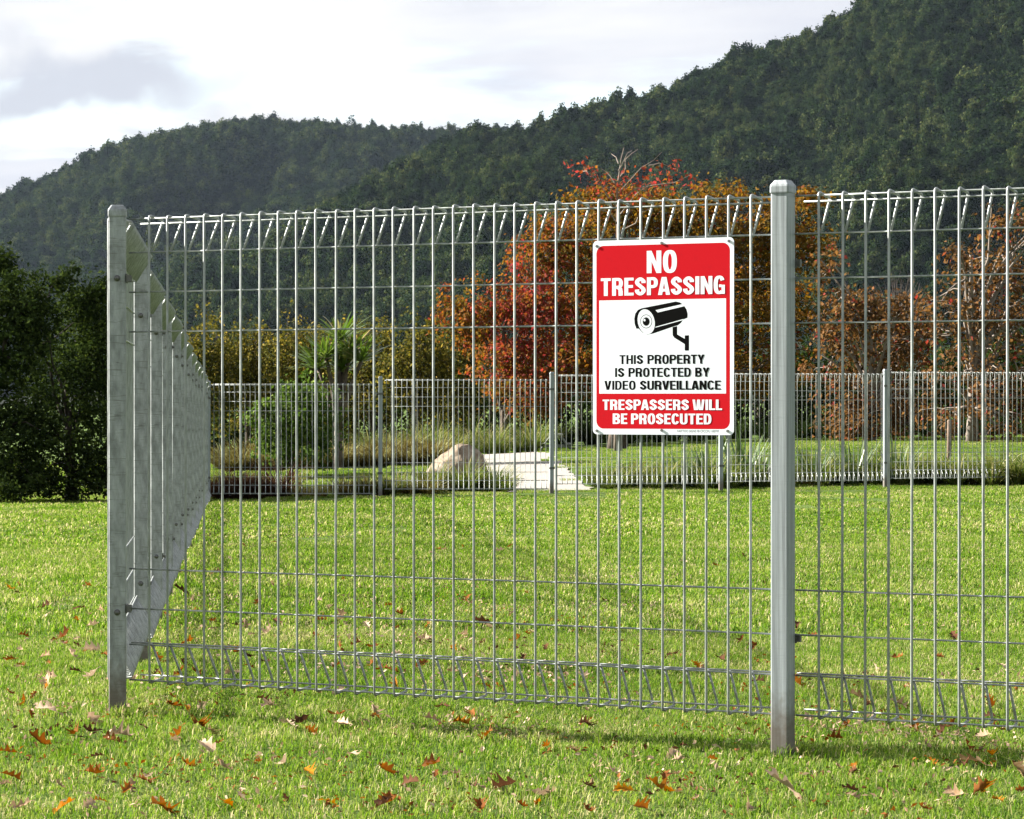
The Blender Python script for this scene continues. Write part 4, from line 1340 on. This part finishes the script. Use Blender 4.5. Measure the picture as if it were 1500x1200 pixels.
    # rounded glossy bush under the palm
    tree('round_bush', 'rounded glossy green bush below the spiky palm behind the far fence', 'bush', 428, 55,
         [(425, 610, 55, 48), (450, 570, 45, 35), (395, 620, 34, 40), (465, 620, 40, 45), (430, 645, 55, 30), (440, 665, 50, 22), (400, 655, 34, 26)], M['bush'], 260, 22, 0.15, 0.085, 541, 0.04, 0.8, n_limb=12, n_twig=20, shell=(0.4, 1.0), spread=0.2, aspect=0.65)
    # bare grey shrub high at the right
    m_ = MB(); rng = np.random.default_rng(91)
    D = 84.0; x0 = xat(1318, D); z0 = gz(x0, D)
    top = at(1318, 392, D).z - z0
    m_.tube([(0, 0, -.1), (0, 0, top * .35), (0.05, 0, top * .6)], [0.09, 0.06, 0.04], 6)
    for k in range(170):
        a = rng.uniform(0, math.pi); r = rng.uniform(0.5, 1.0)
        e = np.array([math.cos(a) * 1.15 * r, rng.uniform(-.8, .8), top * .62 + math.sin(a) * top * .36 * r])
        lp = limb_path((rng.normal(0, .08), rng.normal(0, .08), top * rng.uniform(.3, .6)), e, rng, 0.15)
        m_.tube(lp, np.linspace(0.014, 0.004, len(lp)), 3, cap=False)
    sh = link('bare_shrub', m_.mesh('bare_shrub', M['bush_far'], True, True), None, (x0, D, z0))
    tag(sh, 'leafless pale grey shrub seen above the brown trees right of the near post', 'shrub')


build_trees()


def sword_clump(name, mat, n, length, width, seed, spread=0.9, droop=0.5, base=0.06, stiff=True, seg=4, rise=1.0, tint0=0.45, tipdry=0.0):
    """a clump of long blades that rise from a base and arch over"""
    rng = np.random.default_rng(seed)
    az = rng.uniform(0, 2 * math.pi, n)
    el = rng.uniform(0.25, 1.0, n) ** 0.7 * spread
    L = length * rng.uniform(0.6, 1.15, n)
    w = width * rng.uniform(0.7, 1.25, n)
    v, q, t = [], [], []
    d2 = np.stack([np.cos(az), np.sin(az)], 1)
    sd2 = np.stack([-np.sin(az), np.cos(az)], 1)
    b = d2 * rng.uniform(0, base, n)[:, None]
    dr = droop * rng.uniform(0.4, 1.5, n)
    vs = []
    for k in range(seg + 1):
        u = k / seg
        out = (np.sin(el) * u + dr * 0.55 * u * u) * L
        z = (np.cos(el) * u - dr * 0.75 * u * u * u) * L * rise
        c = np.concatenate([b + d2 * out[:, None], z[:, None]], 1)
        ww = w * (1 - u) ** 0.45 * (0.7 + 0.6 * u if u < 0.5 else 1.0)
        if k == seg:
            ww = w * 0.04
        s = np.concatenate([sd2 * (ww * 0.5)[:, None], np.zeros((n, 1))], 1)
        vs += [c - s, c + s]
    V = np.stack(vs, 1).reshape(-1, 3)
    m = 2 * (seg + 1)
    tl = np.clip(rng.normal(tint0, 0.2, n), 0, 1)
    Q = []
    T = []
    for k in range(seg):
        Q.append(np.arange(n)[:, None] * m + np.array([[2 * k, 2 * k + 1, 2 * k + 3, 2 * k + 2]]))
        T.append(np.clip(tl + tipdry * (k / seg) ** 2, 0, 1))
    return mesh_np(name, V, np.concatenate(Q), mat, False, {'tint': np.concatenate(T)})


def build_planting():
    rng = np.random.default_rng(61)
    # cabbage tree: several heads of sword leaves on forked stems
    D = 58.0; x0 = xat(495, D); z0 = gz(x0, D)
    root = link('cabbage_tree', None, None, (x0, D, z0))
    tag(root, 'spiky cabbage palm with arching sword leaves behind the far fence', 'palm')
    heads = [(478, 525), (512, 520), (497, 498), (530, 530), (465, 540), (500, 545)]
    m_ = MB()
    m_.tube([(0, 0, -.1), (0.01, 0, .3), (0.0, 0, .75)], [0.10, 0.08, 0.07], 8)
    for i, (px, py) in enumerate(heads):
        p = at(px, py, D)
        e = np.array([p.x - x0, rng.uniform(-.3, .3), p.z - z0])
        m_.tube(limb_path((0, 0, .7), e, rng, 0.05), np.linspace(0.06, 0.04, 5), 6)
        me = sword_clump('leaf_head', M['cordyline'], 85, 0.74, 0.055, 620 + i, 1.45, 0.20, 0.04, seg=5, tint0=0.58)
        link('leaf_head', me, root, tuple(e), rng.uniform(0, 6))
    link('trunk', m_.mesh('trunk', M['bark'], True), root)

    def scatter(name, label, cat, group, meshes, spots):
        for i, (px, D, s) in enumerate(spots):
            x = xat(px, D)
            if in_path(x, D) and D > 47.8:
                continue
            o = link(name, meshes[i % len(meshes)], None, (x, D, gz(x, D) - 0.01), rng.uniform(0, 6.28))
            s *= rng.uniform(0.85, 1.15)
            o.scale = (s, s, s * rng.uniform(0.9, 1.1))
            tag(o, label, cat, group)
    # flax
    fl = [sword_clump('flax_plant', M['flax'], 46, 0.95, 0.050, 640 + k, 0.72, 0.10, 0.09, tint0=0.45) for k in range(3)]
    for (px, D, s, lb) in ((1040, 48.3, .9, 'sword leaved flax plant behind the far fence under the sign'), (1088, 48.6, 1.15, 'tallest sword leaved flax plant, left of the near post by the far fence'), (1112, 48.2, .85, 'sword leaved flax plant just left of the near post, beyond the far fence'),
                           (1192, 48.8, .8, 'sword leaved flax plant just right of the near post, beyond the far fence'), (1250, 48.8, .95, 'sword leaved flax plant left of the far fence post at right'), (1312, 49.0, .9, 'sword leaved flax plant right of the far fence post at right'),
                           (1000, 48.5, .7, 'small flax plant below the sign beside the pale sedge')):
        x = xat(px, D)
        o = link('flax_plant', fl[int(px) % 3], None, (x, D, gz(x, D) - .01), px)
        o.scale = (s, s, s)
        tag(o, lb, 'flax plant', 'flax plants beyond the far fence')
    # low sedges close behind the far fence
    low = [sword_clump('sedge_clump', M['sedge'], 190, 0.60, 0.017, 660 + k, 0.90, 0.38, 0.12, seg=4, tint0=0.5, tipdry=.3) for k in range(3)]
    lowb = [sword_clump('sedge_clump', M['sedge_brown'], 190, 0.58, 0.016, 670 + k, 0.95, 0.40, 0.12, seg=4, tint0=0.5, tipdry=.25) for k in range(3)]
    spots = [(px + rng.uniform(-5, 5), rng.uniform(46.9, 48.4), rng.uniform(.7, 1.1)) for px in range(530, 745, 13)]
    scatter('sedge_clump', 'low arching green sedge clump along the far fence left of the path', 'sedge', 'green sedges left of the path', low, spots)
    spots = [(px + rng.uniform(-5, 5), rng.uniform(46.9, 48.2), rng.uniform(.6, .9)) for px in range(440, 640, 17)]
    scatter('sedge_clump', 'low straw brown sedge clump along the far fence below the bank', 'sedge', 'brown sedges below the bank', lowb, spots)
    spots = [(px + rng.uniform(-6, 6), rng.uniform(47.6, 49.4), rng.uniform(.8, 1.25)) for px in range(880, 1130, 13)] + [(px + rng.uniform(-6, 6), rng.uniform(48.2, 50.4), rng.uniform(.9, 1.4)) for px in range(1170, 1540, 12)]
    scatter('sedge_clump', 'arching green sedge clump along the far fence right of the path', 'sedge', 'green sedges right of the path', low, spots)
    spots = [(px + rng.uniform(-6, 6), rng.uniform(48.0, 50.0), rng.uniform(.7, 1.1)) for px in (905, 930, 955, 985, 1185, 1205, 1225, 1410, 1430, 1450, 1470, 1490, 1505)]
    scatter('sedge_clump', 'pale brown sedge clump among green ones right of the path', 'sedge', 'brown sedges right of the path', lowb, spots)
    # rust-brown mass at the far left corner
    ru = [sword_clump('rust_sedge', M['sedge_rust'], 300, 0.66, 0.013, 680 + k, 0.8, 0.40, 0.16, seg=4, tint0=0.45, tipdry=.35) for k in range(3)]
    spots = [(px + rng.uniform(-4, 4), D, rng.uniform(.6, 1.1)) for D in (47.2, 48.2) for px in range(318, 420, 15)]
    scatter('rust_sedge', 'dense rust brown sedge clump in the corner beyond the far fence', 'sedge', 'rust brown sedges in the corner', ru, spots)
    # golden sedge bed on the bank
    spots = [(px + rng.uniform(-6, 6), D, rng.uniform(1.0, 1.5)) for D in (58.5, 60.0, 61.5) for px in range(330, 640, 17)]
    scatter('sedge_clump', 'golden brown sedge clump in the bed under the olive shrubs', 'sedge', 'golden sedge bed under the olive shrubs', lowb, spots)
    # tall ornamental grasses behind the boulder
    tall = [sword_clump('tall_grass', M['sedge'], 190, 1.05, 0.016, 700 + k, 0.75, 0.40, 0.16, seg=5, tint0=0.45, tipdry=.55) for k in range(3)]
    spots = [(px + rng.uniform(-7, 7), D, rng.uniform(.55, 1.1)) for D in (66.3, 68.2) for px in range(548, 800, 21)]
    scatter('tall_grass', 'tall feathery ornamental grass clump in the bed behind the boulder', 'ornamental grass', 'tall grasses behind the boulder', tall, spots)
    # darker ferny undergrowth below the trees right of the path
    und = [sword_clump('undergrowth_fern', M['evergreen'], 150, 0.80, 0.026, 720 + k, 0.8, 0.5, 0.2, seg=4, tint0=0.3) for k in range(3)]
    spots = [(px + rng.uniform(-9, 9), rng.uniform(70, 73), rng.uniform(.8, 1.2)) for px in range(835, 1530, 26)]
    scatter('undergrowth_fern', 'dark leafy undergrowth plant in the shade below the autumn trees', 'plant', 'undergrowth below the autumn trees', und, spots)


build_planting()


# ------------------------------------------------------------------ boulder, table, stake
def build_boulder():
    m, n, l, out = new_mat('pale_limestone')
    tc = N(n, 'ShaderNodeTexCoord')
    n1 = N(n, 'ShaderNodeTexNoise', inp={'Scale': 5.0, 'Detail': 8.0, 'Roughness': 0.65})
    l.new(tc.outputs['Object'], n1.inputs['Vector'])
    r = ramp_node(n, [(0.3, (0.075, 0.052, 0.033)), (0.5, (0.17, 0.13, 0.09)), (0.7, (0.26, 0.22, 0.165))])
    l.new(n1.outputs[0], r.inputs[0])
    pb = N(n, 'ShaderNodeBsdfPrincipled', inp={'Roughness': 0.9, 'Specular IOR Level': 0.2})
    l.new(r.outputs[0], pb.inputs['Base Color'])
    bp = N(n, 'ShaderNodeBump', inp={'Strength': 0.6, 'Distance': 0.03})
    l.new(n1.outputs[0], bp.inputs['Height']); l.new(bp.outputs[0], pb.inputs['Normal'])
    l.new(pb.outputs[0], out.inputs[0])
    rng = np.random.default_rng(12)
    # a sphere clipped by random planes gives broad broken faces
    nu, nv = 56, 34
    V = []
    for j in range(nv + 1):
        ph = math.pi * j / nv
        for i in range(nu):
            th = 2 * math.pi * i / nu
            V.append((math.sin(ph) * math.cos(th), math.sin(ph) * math.sin(th), math.cos(ph)))
    V = np.array(V)
    dirs = np.array([(-.75, -.35, .55), (-.35, -.80, .48), (.55, -.55, .63), (.85, -.30, .42), (.30, .80, .52), (-.60, .60, .53), (-.95, -.10, .28), (.10, -.97, .22), (.95, .25, .15), (-.15, -.45, .88), (.25, -.30, .92), (.70, -.70, .10)])
    dirs /= np.linalg.norm(dirs, axis=1)[:, None]
    dist = np.array([.60, .66, .58, .66, .7, .68, .74, .74, .78, .80, .82, .70])
    s = np.ones(len(V))
    for d, k in zip(dirs, dist):
        c = V @ d
        s = np.minimum(s, np.where(c > 1e-3, k / np.maximum(c, 1e-3), 9))
    V = V * s[:, None]
    V += 0.035 * np.stack([vnoise(V[:, 0] * 7 + 9, V[:, 2] * 7 + 4, 1), vnoise(V[:, 1] * 7 + 9, V[:, 2] * 7 + 30, 2), vnoise(V[:, 0] * 7 + 30, V[:, 1] * 7 + 40, 3)], 1)
    V[:, 0] += 0.10 * V[:, 2]
    D = 51.5
    x0 = xat(672, D); z0 = gz(x0, D)
    top = at(672, 650, D).z - z0
    V *= np.array([0.60, 0.48, (top + 0.1) / (V[:, 2].max() - V[:, 2].min())])
    V[:, 2] += top - V[:, 2].max()
    # lean the peak left of centre
    q = [[j * nu + i, (j + 1) * nu + i, (j + 1) * nu + (i + 1) % nu, j * nu + (i + 1) % nu] for j in range(nv) for i in range(nu)]
    o = link('boulder', mesh_np('boulder', V, np.array(q), m, False), None, (x0, D, z0))
    tag(o, 'pale weathered boulder beside the gravel path beyond the far fence', 'boulder')


build_boulder()


def build_table():
    M['timber'] = flat_mat('weathered_grey_timber', (0.16, 0.17, 0.16), 0.8, 0, 0.3, 14, 0.2)
    D = 67.0
    px = 814
    x0 = xat(px, D); z0 = gz(x0, D)
    root = link('picnic_table', None, None, (x0, D, z0))
    tag(root, 'weathered grey picnic table with attached benches at the end of the path', 'picnic table')
    sc = D / F_PX
    top = at(px, 636, D).z - z0
    seat = at(px, 650, D).z - z0
    Ln = 1.3
    for k in range(3):          # table boards
        m_ = MB(); a = (-11 + k * 7.6) * sc
        m_.box(a, a + 6.9 * sc, 0, Ln, top - 0.035, top); link('table_board', m_.mesh('table_board', M['timber']), root)
    for s in (-1, 1):
        for k in range(2):
            m_ = MB(); c = s * 19.5 * sc + (k - 0.5) * 4.6 * sc
            m_.box(c - 2.1 * sc, c + 2.1 * sc, 0, Ln, seat - 0.03, seat); link('bench_board', m_.mesh('bench_board', M['timber']), root)
    for y in (0.12, Ln - 0.12):
        m_ = MB(); m_.box(-22 * sc, 22 * sc, y, y + 0.04, seat - 0.085, seat - 0.031); link('bearer', m_.mesh('bearer', M['timber']), root)
        m_ = MB(); m_.box(-11 * sc, 11 * sc, y + .002, y + 0.038, top - 0.085, top - 0.036); link('bearer', m_.mesh('bearer', M['timber']), root)
        for s in (-1, 1):
            m_ = MB()
            m_.tube([(s * 8 * sc, y - .021, top - 0.05), (s * 24 * sc, y - .021, -0.03)], 0.026, 4)
            link('leg', m_.mesh('leg', M['timber']), root)


build_table()


def build_stake():
    D = 50.0
    x0 = xat(1390, D); z0 = gz(x0, D)
    h = at(1390, 615, D).z - z0
    m_ = MB()
    m_.tube([(0, 0, -.1), (0.004, 0, h * .5), (0.012, 0, h - .02), (0.012, 0, h)], [0.042, 0.040, 0.040, 0.030], 8)
    M['stake'] = flat_mat('stake_timber', (0.11, 0.08, 0.058), 0.85, 0, 0.4, 18, 0.2, 0.5)
    o = link('timber_stake', m_.mesh('timber_stake', M['stake'], True), None, (x0, D, z0))
    tag(o, 'short round timber stake in the bank at right beyond the far fence', 'stake')


build_stake()


def build_skyline_trees():
    """single trees that stand clear of the ridge"""
    rows = [(1140, 68, 'R', 20, 0.30, 'thin conifer standing above the ridge at upper right'), (1216, 28, 'R', 16, 0.42, 'pointed conifer near the top of the right ridge'), (952, 133, 'R', 14, 0.5, 'bushy tree standing proud midway up the right ridge'),
            (132, 226, 'L', 22, 0.14, 'thin bare tree trunk standing up from the left ridge'), (515, 168, 'L', 13, 0.8, 'rounded tree standing proud on the middle of the left ridge'), (385, 166, 'L', 11, 0.9, 'broad tree standing on the crest of the left hill'), (168, 207, 'L', 12, 0.6, 'bushy tree on the left ridge slope beside the bare trunk')]
    for i, (px, py, kind, hpx, ar, lb) in enumerate(rows):
        D = 1410.0 if kind == 'R' else 2335.0
        p = at(px, py, D)
        z0 = float(hill_height(kind, np.array([float(px)]), np.array([D]))[0]) - 1
        h = max(p.z - z0, hpx * D / F_PX)
        r = h * 0.3 * ar + 0.4
        root = link('ridge_tree', None, None, (p.x, D, z0))
        tag(root, lb, 'tree', 'trees standing out on the ridge')
        m_ = MB(); m_.tube([(0, 0, -1), (0, 0, h * .6), (0, 0, h)], [0.35, 0.25, 0.08], 6)
        link('trunk', m_.mesh('trunk', M['bark'], True), root)
        bl = [(0, 0, h * 0.55, r, r, h * .35), (0, 0, h * .78, r * .6, r * .6, h * .22)]
        me, _ = crown_mesh('crown', M['forest'], bl, 26 if ar < .2 else 60, 9, 0.5 if ar < .45 else 0.9, 0.9, 800 + i, 0.7, zcut=0)
        link('crown', me, root)


build_skyline_trees()

# ------------------------------------------------------------------ fallen leaves
def leaf_shape(seed):
    """a curled, lobed oak leaf about one unit long: rows of points across a midrib"""
    rng = np.random.default_rng(seed)
    n = 15
    t = np.linspace(0, 1, n)
    env = np.sin(np.clip(t, 0.02, 1) ** 0.85 * math.pi) ** 0.8
    curl = rng.uniform(0.5, 2.2); bend = rng.uniform(-1.0, 1.4); tw = rng.uniform(-1.4, 1.4)
    rows = []
    for side in (-1, 1):
        ph = rng.uniform(-0.3, 0.3)
        lob = 0.5 + 0.5 * np.cos(t * 2 * math.pi * 3.4 + ph + math.pi)
        rows.append(side * env * (0.10 + (0.20 + 0.06 * rng.random()) * lob ** 1.3) * rng.uniform(0.8, 1.2, n))
    V = []
    for k in range(n):
        for f, w in ((1, rows[0][k]), (0.55, rows[0][k]), (0, 0), (0.55, rows[1][k]), (1, rows[1][k])):
            x = f * w
            sweep = abs(x) * 0.5                       # lobes point forward
            y = t[k] - 0.5 + sweep
            z = curl * abs(x) ** 1.4 * 0.9 + bend * (y * y) * 0.7 + tw * x * y + 0.025 * math.sin(9 * y + 14 * x + seed)
            V.append((x, y, z))
    V.append((0, -0.72, V[2][2] + 0.05 * rng.normal())); V.append((0.012, -0.72, V[2][2]))      # stalk
    V = np.array(V); V[:, 2] -= V[:, 2].min()
    Q = [[r * 5 + c, r * 5 + c + 1, (r + 1) * 5 + c + 1, (r + 1) * 5 + c] for r in range(n - 1) for c in range(4)]
    Q.append([n * 5, n * 5 + 1, 3, 2])
    return V, np.array(Q)


def build_leaves():
    shapes = [leaf_shape(k) for k in range(10)]
    mats = {'rust': M['leaf_rust'], 'dark': M['leaf_dark'], 'tan': M['leaf_tan'], 'gold': M['leaf_gold']}
    mesh = {}
    for c, m in mats.items():
        for i, (V, T) in enumerate(shapes):
            rng = np.random.default_rng(i)
            mesh[c, i] = mesh_np('fallen_leaf', V, T, m, True, {'tint': np.clip(rng.normal(.5, .10, len(T)), 0, 1)})
    rng = np.random.default_rng(99)
    big = [  # photo x, y, width in px, colour, words that single it out
        (292, 1068, 46, 'rust', 'large upright rust red leaf in front of the left end of the fence'), (262, 1082, 30, 'rust', 'rust brown leaf lying just left of the large upright one'),
        (308, 1080, 26, 'tan', 'pale pink leaf leaning on the large upright rust leaf'), (58, 1093, 38, 'rust', 'flat orange brown leaf on the grass at lower left'), (238, 1192, 58, 'rust', 'long rust red leaf at the bottom edge left of centre'),
        (147, 1183, 20, 'gold', 'upright orange leaf near the bottom edge at left'), (330, 1190, 34, 'gold', 'ragged orange leaf beside the bottom edge left of centre'), (190, 1162, 26, 'tan', 'pale upturned leaf with a long stalk at lower left'),
        (420, 1066, 36, 'tan', 'pale tan leaf in front of the fence left of centre'), (500, 1066, 32, 'tan', 'pale pinkish leaf in front of the fence below the mesh'), (552, 1058, 18, 'rust', 'small upright red brown leaf under the fence mesh'),
        (635, 1062, 28, 'tan', 'pale leaf in front of the fence near its middle'), (714, 1084, 30, 'rust', 'reddish tan leaf in front of the middle of the fence'), (453, 1138, 28, 'gold', 'orange leaf on the grass left of centre'),
        (478, 1184, 28, 'gold', 'yellow gold leaf at the bottom left of centre'), (638, 1145, 24, 'rust', 'dark rust leaf near the bottom centre left'), (668, 1142, 18, 'tan', 'small pale leaf beside a rust one near the bottom centre'),
        (420, 1180, 20, 'dark', 'dark brown leaf at the bottom left of the gold leaf'), (1140, 1170, 72, 'tan', 'largest pale tan leaf, long and split, at lower right below the near post'), (915, 1165, 28, 'gold', 'bright orange leaf near the bottom right of centre'),
        (938, 1190, 34, 'rust', 'rust red leaf at the bottom right of centre'), (765, 1190, 22, 'rust', 'red leaf at the bottom edge at centre'), (787, 1187, 18, 'gold', 'orange leaf at the bottom edge beside the red one'),
        (862, 1160, 26, 'dark', 'black brown leaf near the bottom right of centre'), (840, 1107, 18, 'tan', 'small pale upright leaf in front of the mesh, left of the near post'), (982, 1112, 26, 'tan', 'pale leaf left of the foot of the near post'),
        (992, 1142, 22, 'tan', 'whitish leaf on the grass left of the near post'), (1088, 1122, 14, 'dark', 'small dark upright leaf by the foot of the near post'), (1222, 1088, 26, 'rust', 'brown leaf in the shadow right of the near post'),
        (1253, 1132, 24, 'gold', 'orange leaf on the grass right of the near post'), (1362, 1125, 18, 'gold', 'small upright orange leaf right of the near post'), (1425, 1122, 46, 'tan', 'pale pair of curled leaves at lower right'),
        (1341, 1070, 26, 'rust', 'reddish leaf under the mesh right of the near post'), (1462, 1074, 22, 'rust', 'rust leaf under the mesh at the right edge'), (1278, 1060, 24, 'tan', 'pale leaf touching the mesh right of the near post'),
        (1245, 1165, 30, 'dark', 'dark brown leaf pile at lower right'), (1400, 1170, 34, 'tan', 'pale pink leaf at the lower right'), (68, 1050, 34, 'tan', 'faded brown leaf on the grass left of the corner post'),
        (15, 1145, 30, 'rust', 'rust leaf at the left edge near the bottom'), (8, 1158, 24, 'tan', 'white curled leaf at the left edge near the bottom'), (62, 1012, 20, 'gold', 'orange brown leaf left of the corner post'),
        (142, 1116, 20, 'dark', 'brown leaf below and left of the corner post'), (90, 936, 32, 'rust', 'flat brown leaf on the lawn left of the corner post'), (25, 872, 14, 'dark', 'small round brown leaf on the lawn at the left edge'),
        (70, 890, 18, 'tan', 'small pale leaf on the lawn left of the fence'), (112, 912, 18, 'rust', 'small curved brown leaf left of the corner post'), (500, 910, 26, 'tan', 'pale leaf behind the mesh left of centre'),
        (360, 920, 18, 'tan', 'bright white leaf behind the mesh near the corner'), (336, 822, 12, 'tan', 'small white leaf on the lawn behind the fence'), (548, 1056, 14, 'rust', 'tiny rust leaf under the mesh left of centre'),
        (705, 918, 28, 'dark', 'dark leaf pair behind the mesh at its middle'), (680, 943, 16, 'tan', 'small pale leaf behind the mesh at centre'), (755, 942, 20, 'rust', 'red brown leaf behind the mesh at centre'),
        (1086, 942, 18, 'rust', 'orange rust leaf behind the mesh left of the near post'), (1190, 935, 14, 'rust', 'brown leaf behind the mesh touching the near post'), (1316, 968, 18, 'rust', 'brown leaf behind the mesh right of the near post'),
        (1398, 938, 22, 'dark', 'dark red leaf behind the right mesh panel'), (886, 884, 12, 'rust', 'orange leaf on the lawn below the sign'), (230, 970, 24, 'rust', 'red leaf at the foot of the side fence'), (262, 872, 30, 'dark', 'dark leaf pile beside the side fence')]
    used = []
    def place(px, py, wpx, col, label, group):
        D = ground_hit(px, py)
        x = xat(px, D)
        s = wpx / F_PX * D
        o = link('fallen_leaf', mesh[col, rng.integers(10)], None, (x, D, gz(x, D) + 0.022), 0)
        s = s * 1.15
        o.scale = (s, s, s)
        o.rotation_euler = (rng.normal(0, 0.5), rng.normal(0, 0.5), rng.uniform(0, 6.28))
        tag(o, label, 'leaf', group)
    for px, py, w, c, lb in big:
        place(px, py + w * 0.12, w, c, lb, 'fallen oak leaves on the lawn')
    words = {'rust': 'small rust brown fallen leaf scattered on the lawn', 'dark': 'small dark brown fallen leaf scattered on the lawn', 'tan': 'small pale tan fallen leaf scattered on the lawn', 'gold': 'small golden orange fallen leaf scattered on the lawn'}
    k = 0
    while k < 236:
        u = rng.random()
        if u < 0.36:
            px, py = rng.uniform(0, 1500), rng.uniform(1040, 1199)
        elif u < 0.62:
            px, py = rng.uniform(300, 800), np.clip(rng.normal(945, 38), 860, 1010)
        elif u < 0.80:
            px, py = rng.uniform(0, 300), rng.uniform(860, 1040)
        else:
            px, py = rng.uniform(300, 1500), rng.uniform(800, 1040)
        D = ground_hit(px, py)
        w = rng.uniform(0.030, 0.085) * F_PX / D
        col = rng.choice(['rust', 'dark', 'tan', 'gold'], p=[.40, .12, .42, .06])
        place(px, py, w, col, words[col], f'small {col} leaves on the lawn')
        k += 1


build_leaves()


def build_litter():
    """crumbs of old leaves and clippings sunk in the turf, too small to pick apart"""
    rng = np.random.default_rng(5)
    src = []
    for k, m in enumerate((M['leaf_tan'], M['leaf_rust'], M['leaf_dark'], M['leaf_tan'])):
        n = 26
        P = np.stack([rng.normal(0, 0.16, n), rng.normal(0, 0.16, n), rng.uniform(0.016, 0.032, n)], 1)
        O = np.tile([0, 0, 1.0], (n, 1))
        v, q = leaf_quads(P, O, 0.021, rng, None, 0.5, 0.3, 0.5)
        src.append(source('leaf_crumbs', mesh_np('leaf_crumbs', v, q, m, False, {'tint': rng.uniform(.2, .9, n)})))
    pts = []
    for k in range(150):
        u = rng.random()
        if u < .55:
            px, py = rng.uniform(-20, 1520), rng.uniform(990, 1199)
        elif u < .8:
            px, py = rng.uniform(250, 900), rng.uniform(850, 1000)
        else:
            px, py = rng.uniform(0, 1500), rng.uniform(790, 1000)
        D = ground_hit(px, py); x = xat(px, D); pts.append((x, D, gz(x, D)))
    tag(instancer('leaf_litter', np.array(pts), src, np.ones((len(pts), 3)), 6), 'fine crumbs of old brown leaves in the turf', 'leaf litter', kind='stuff')


build_litter()

# ------------------------------------------------------------------ haze
def build_haze():
    m, n, l, out = new_mat('valley_haze')
    pv = N(n, 'ShaderNodeVolumePrincipled', inp={'Color': (0.62, 0.78, 1.0, 1), 'Density': 0.000013, 'Anisotropy': 0.2})
    l.new(pv.outputs[0], out.inputs['Volume'])
    m_ = MB(); m_.box(-3600, 3600, -300, 3900, -6.0, 420)
    o = link('haze', m_.mesh('haze', m))
    tag(o, 'thin bluish haze in the valley air', 'haze', kind='stuff')


build_haze()
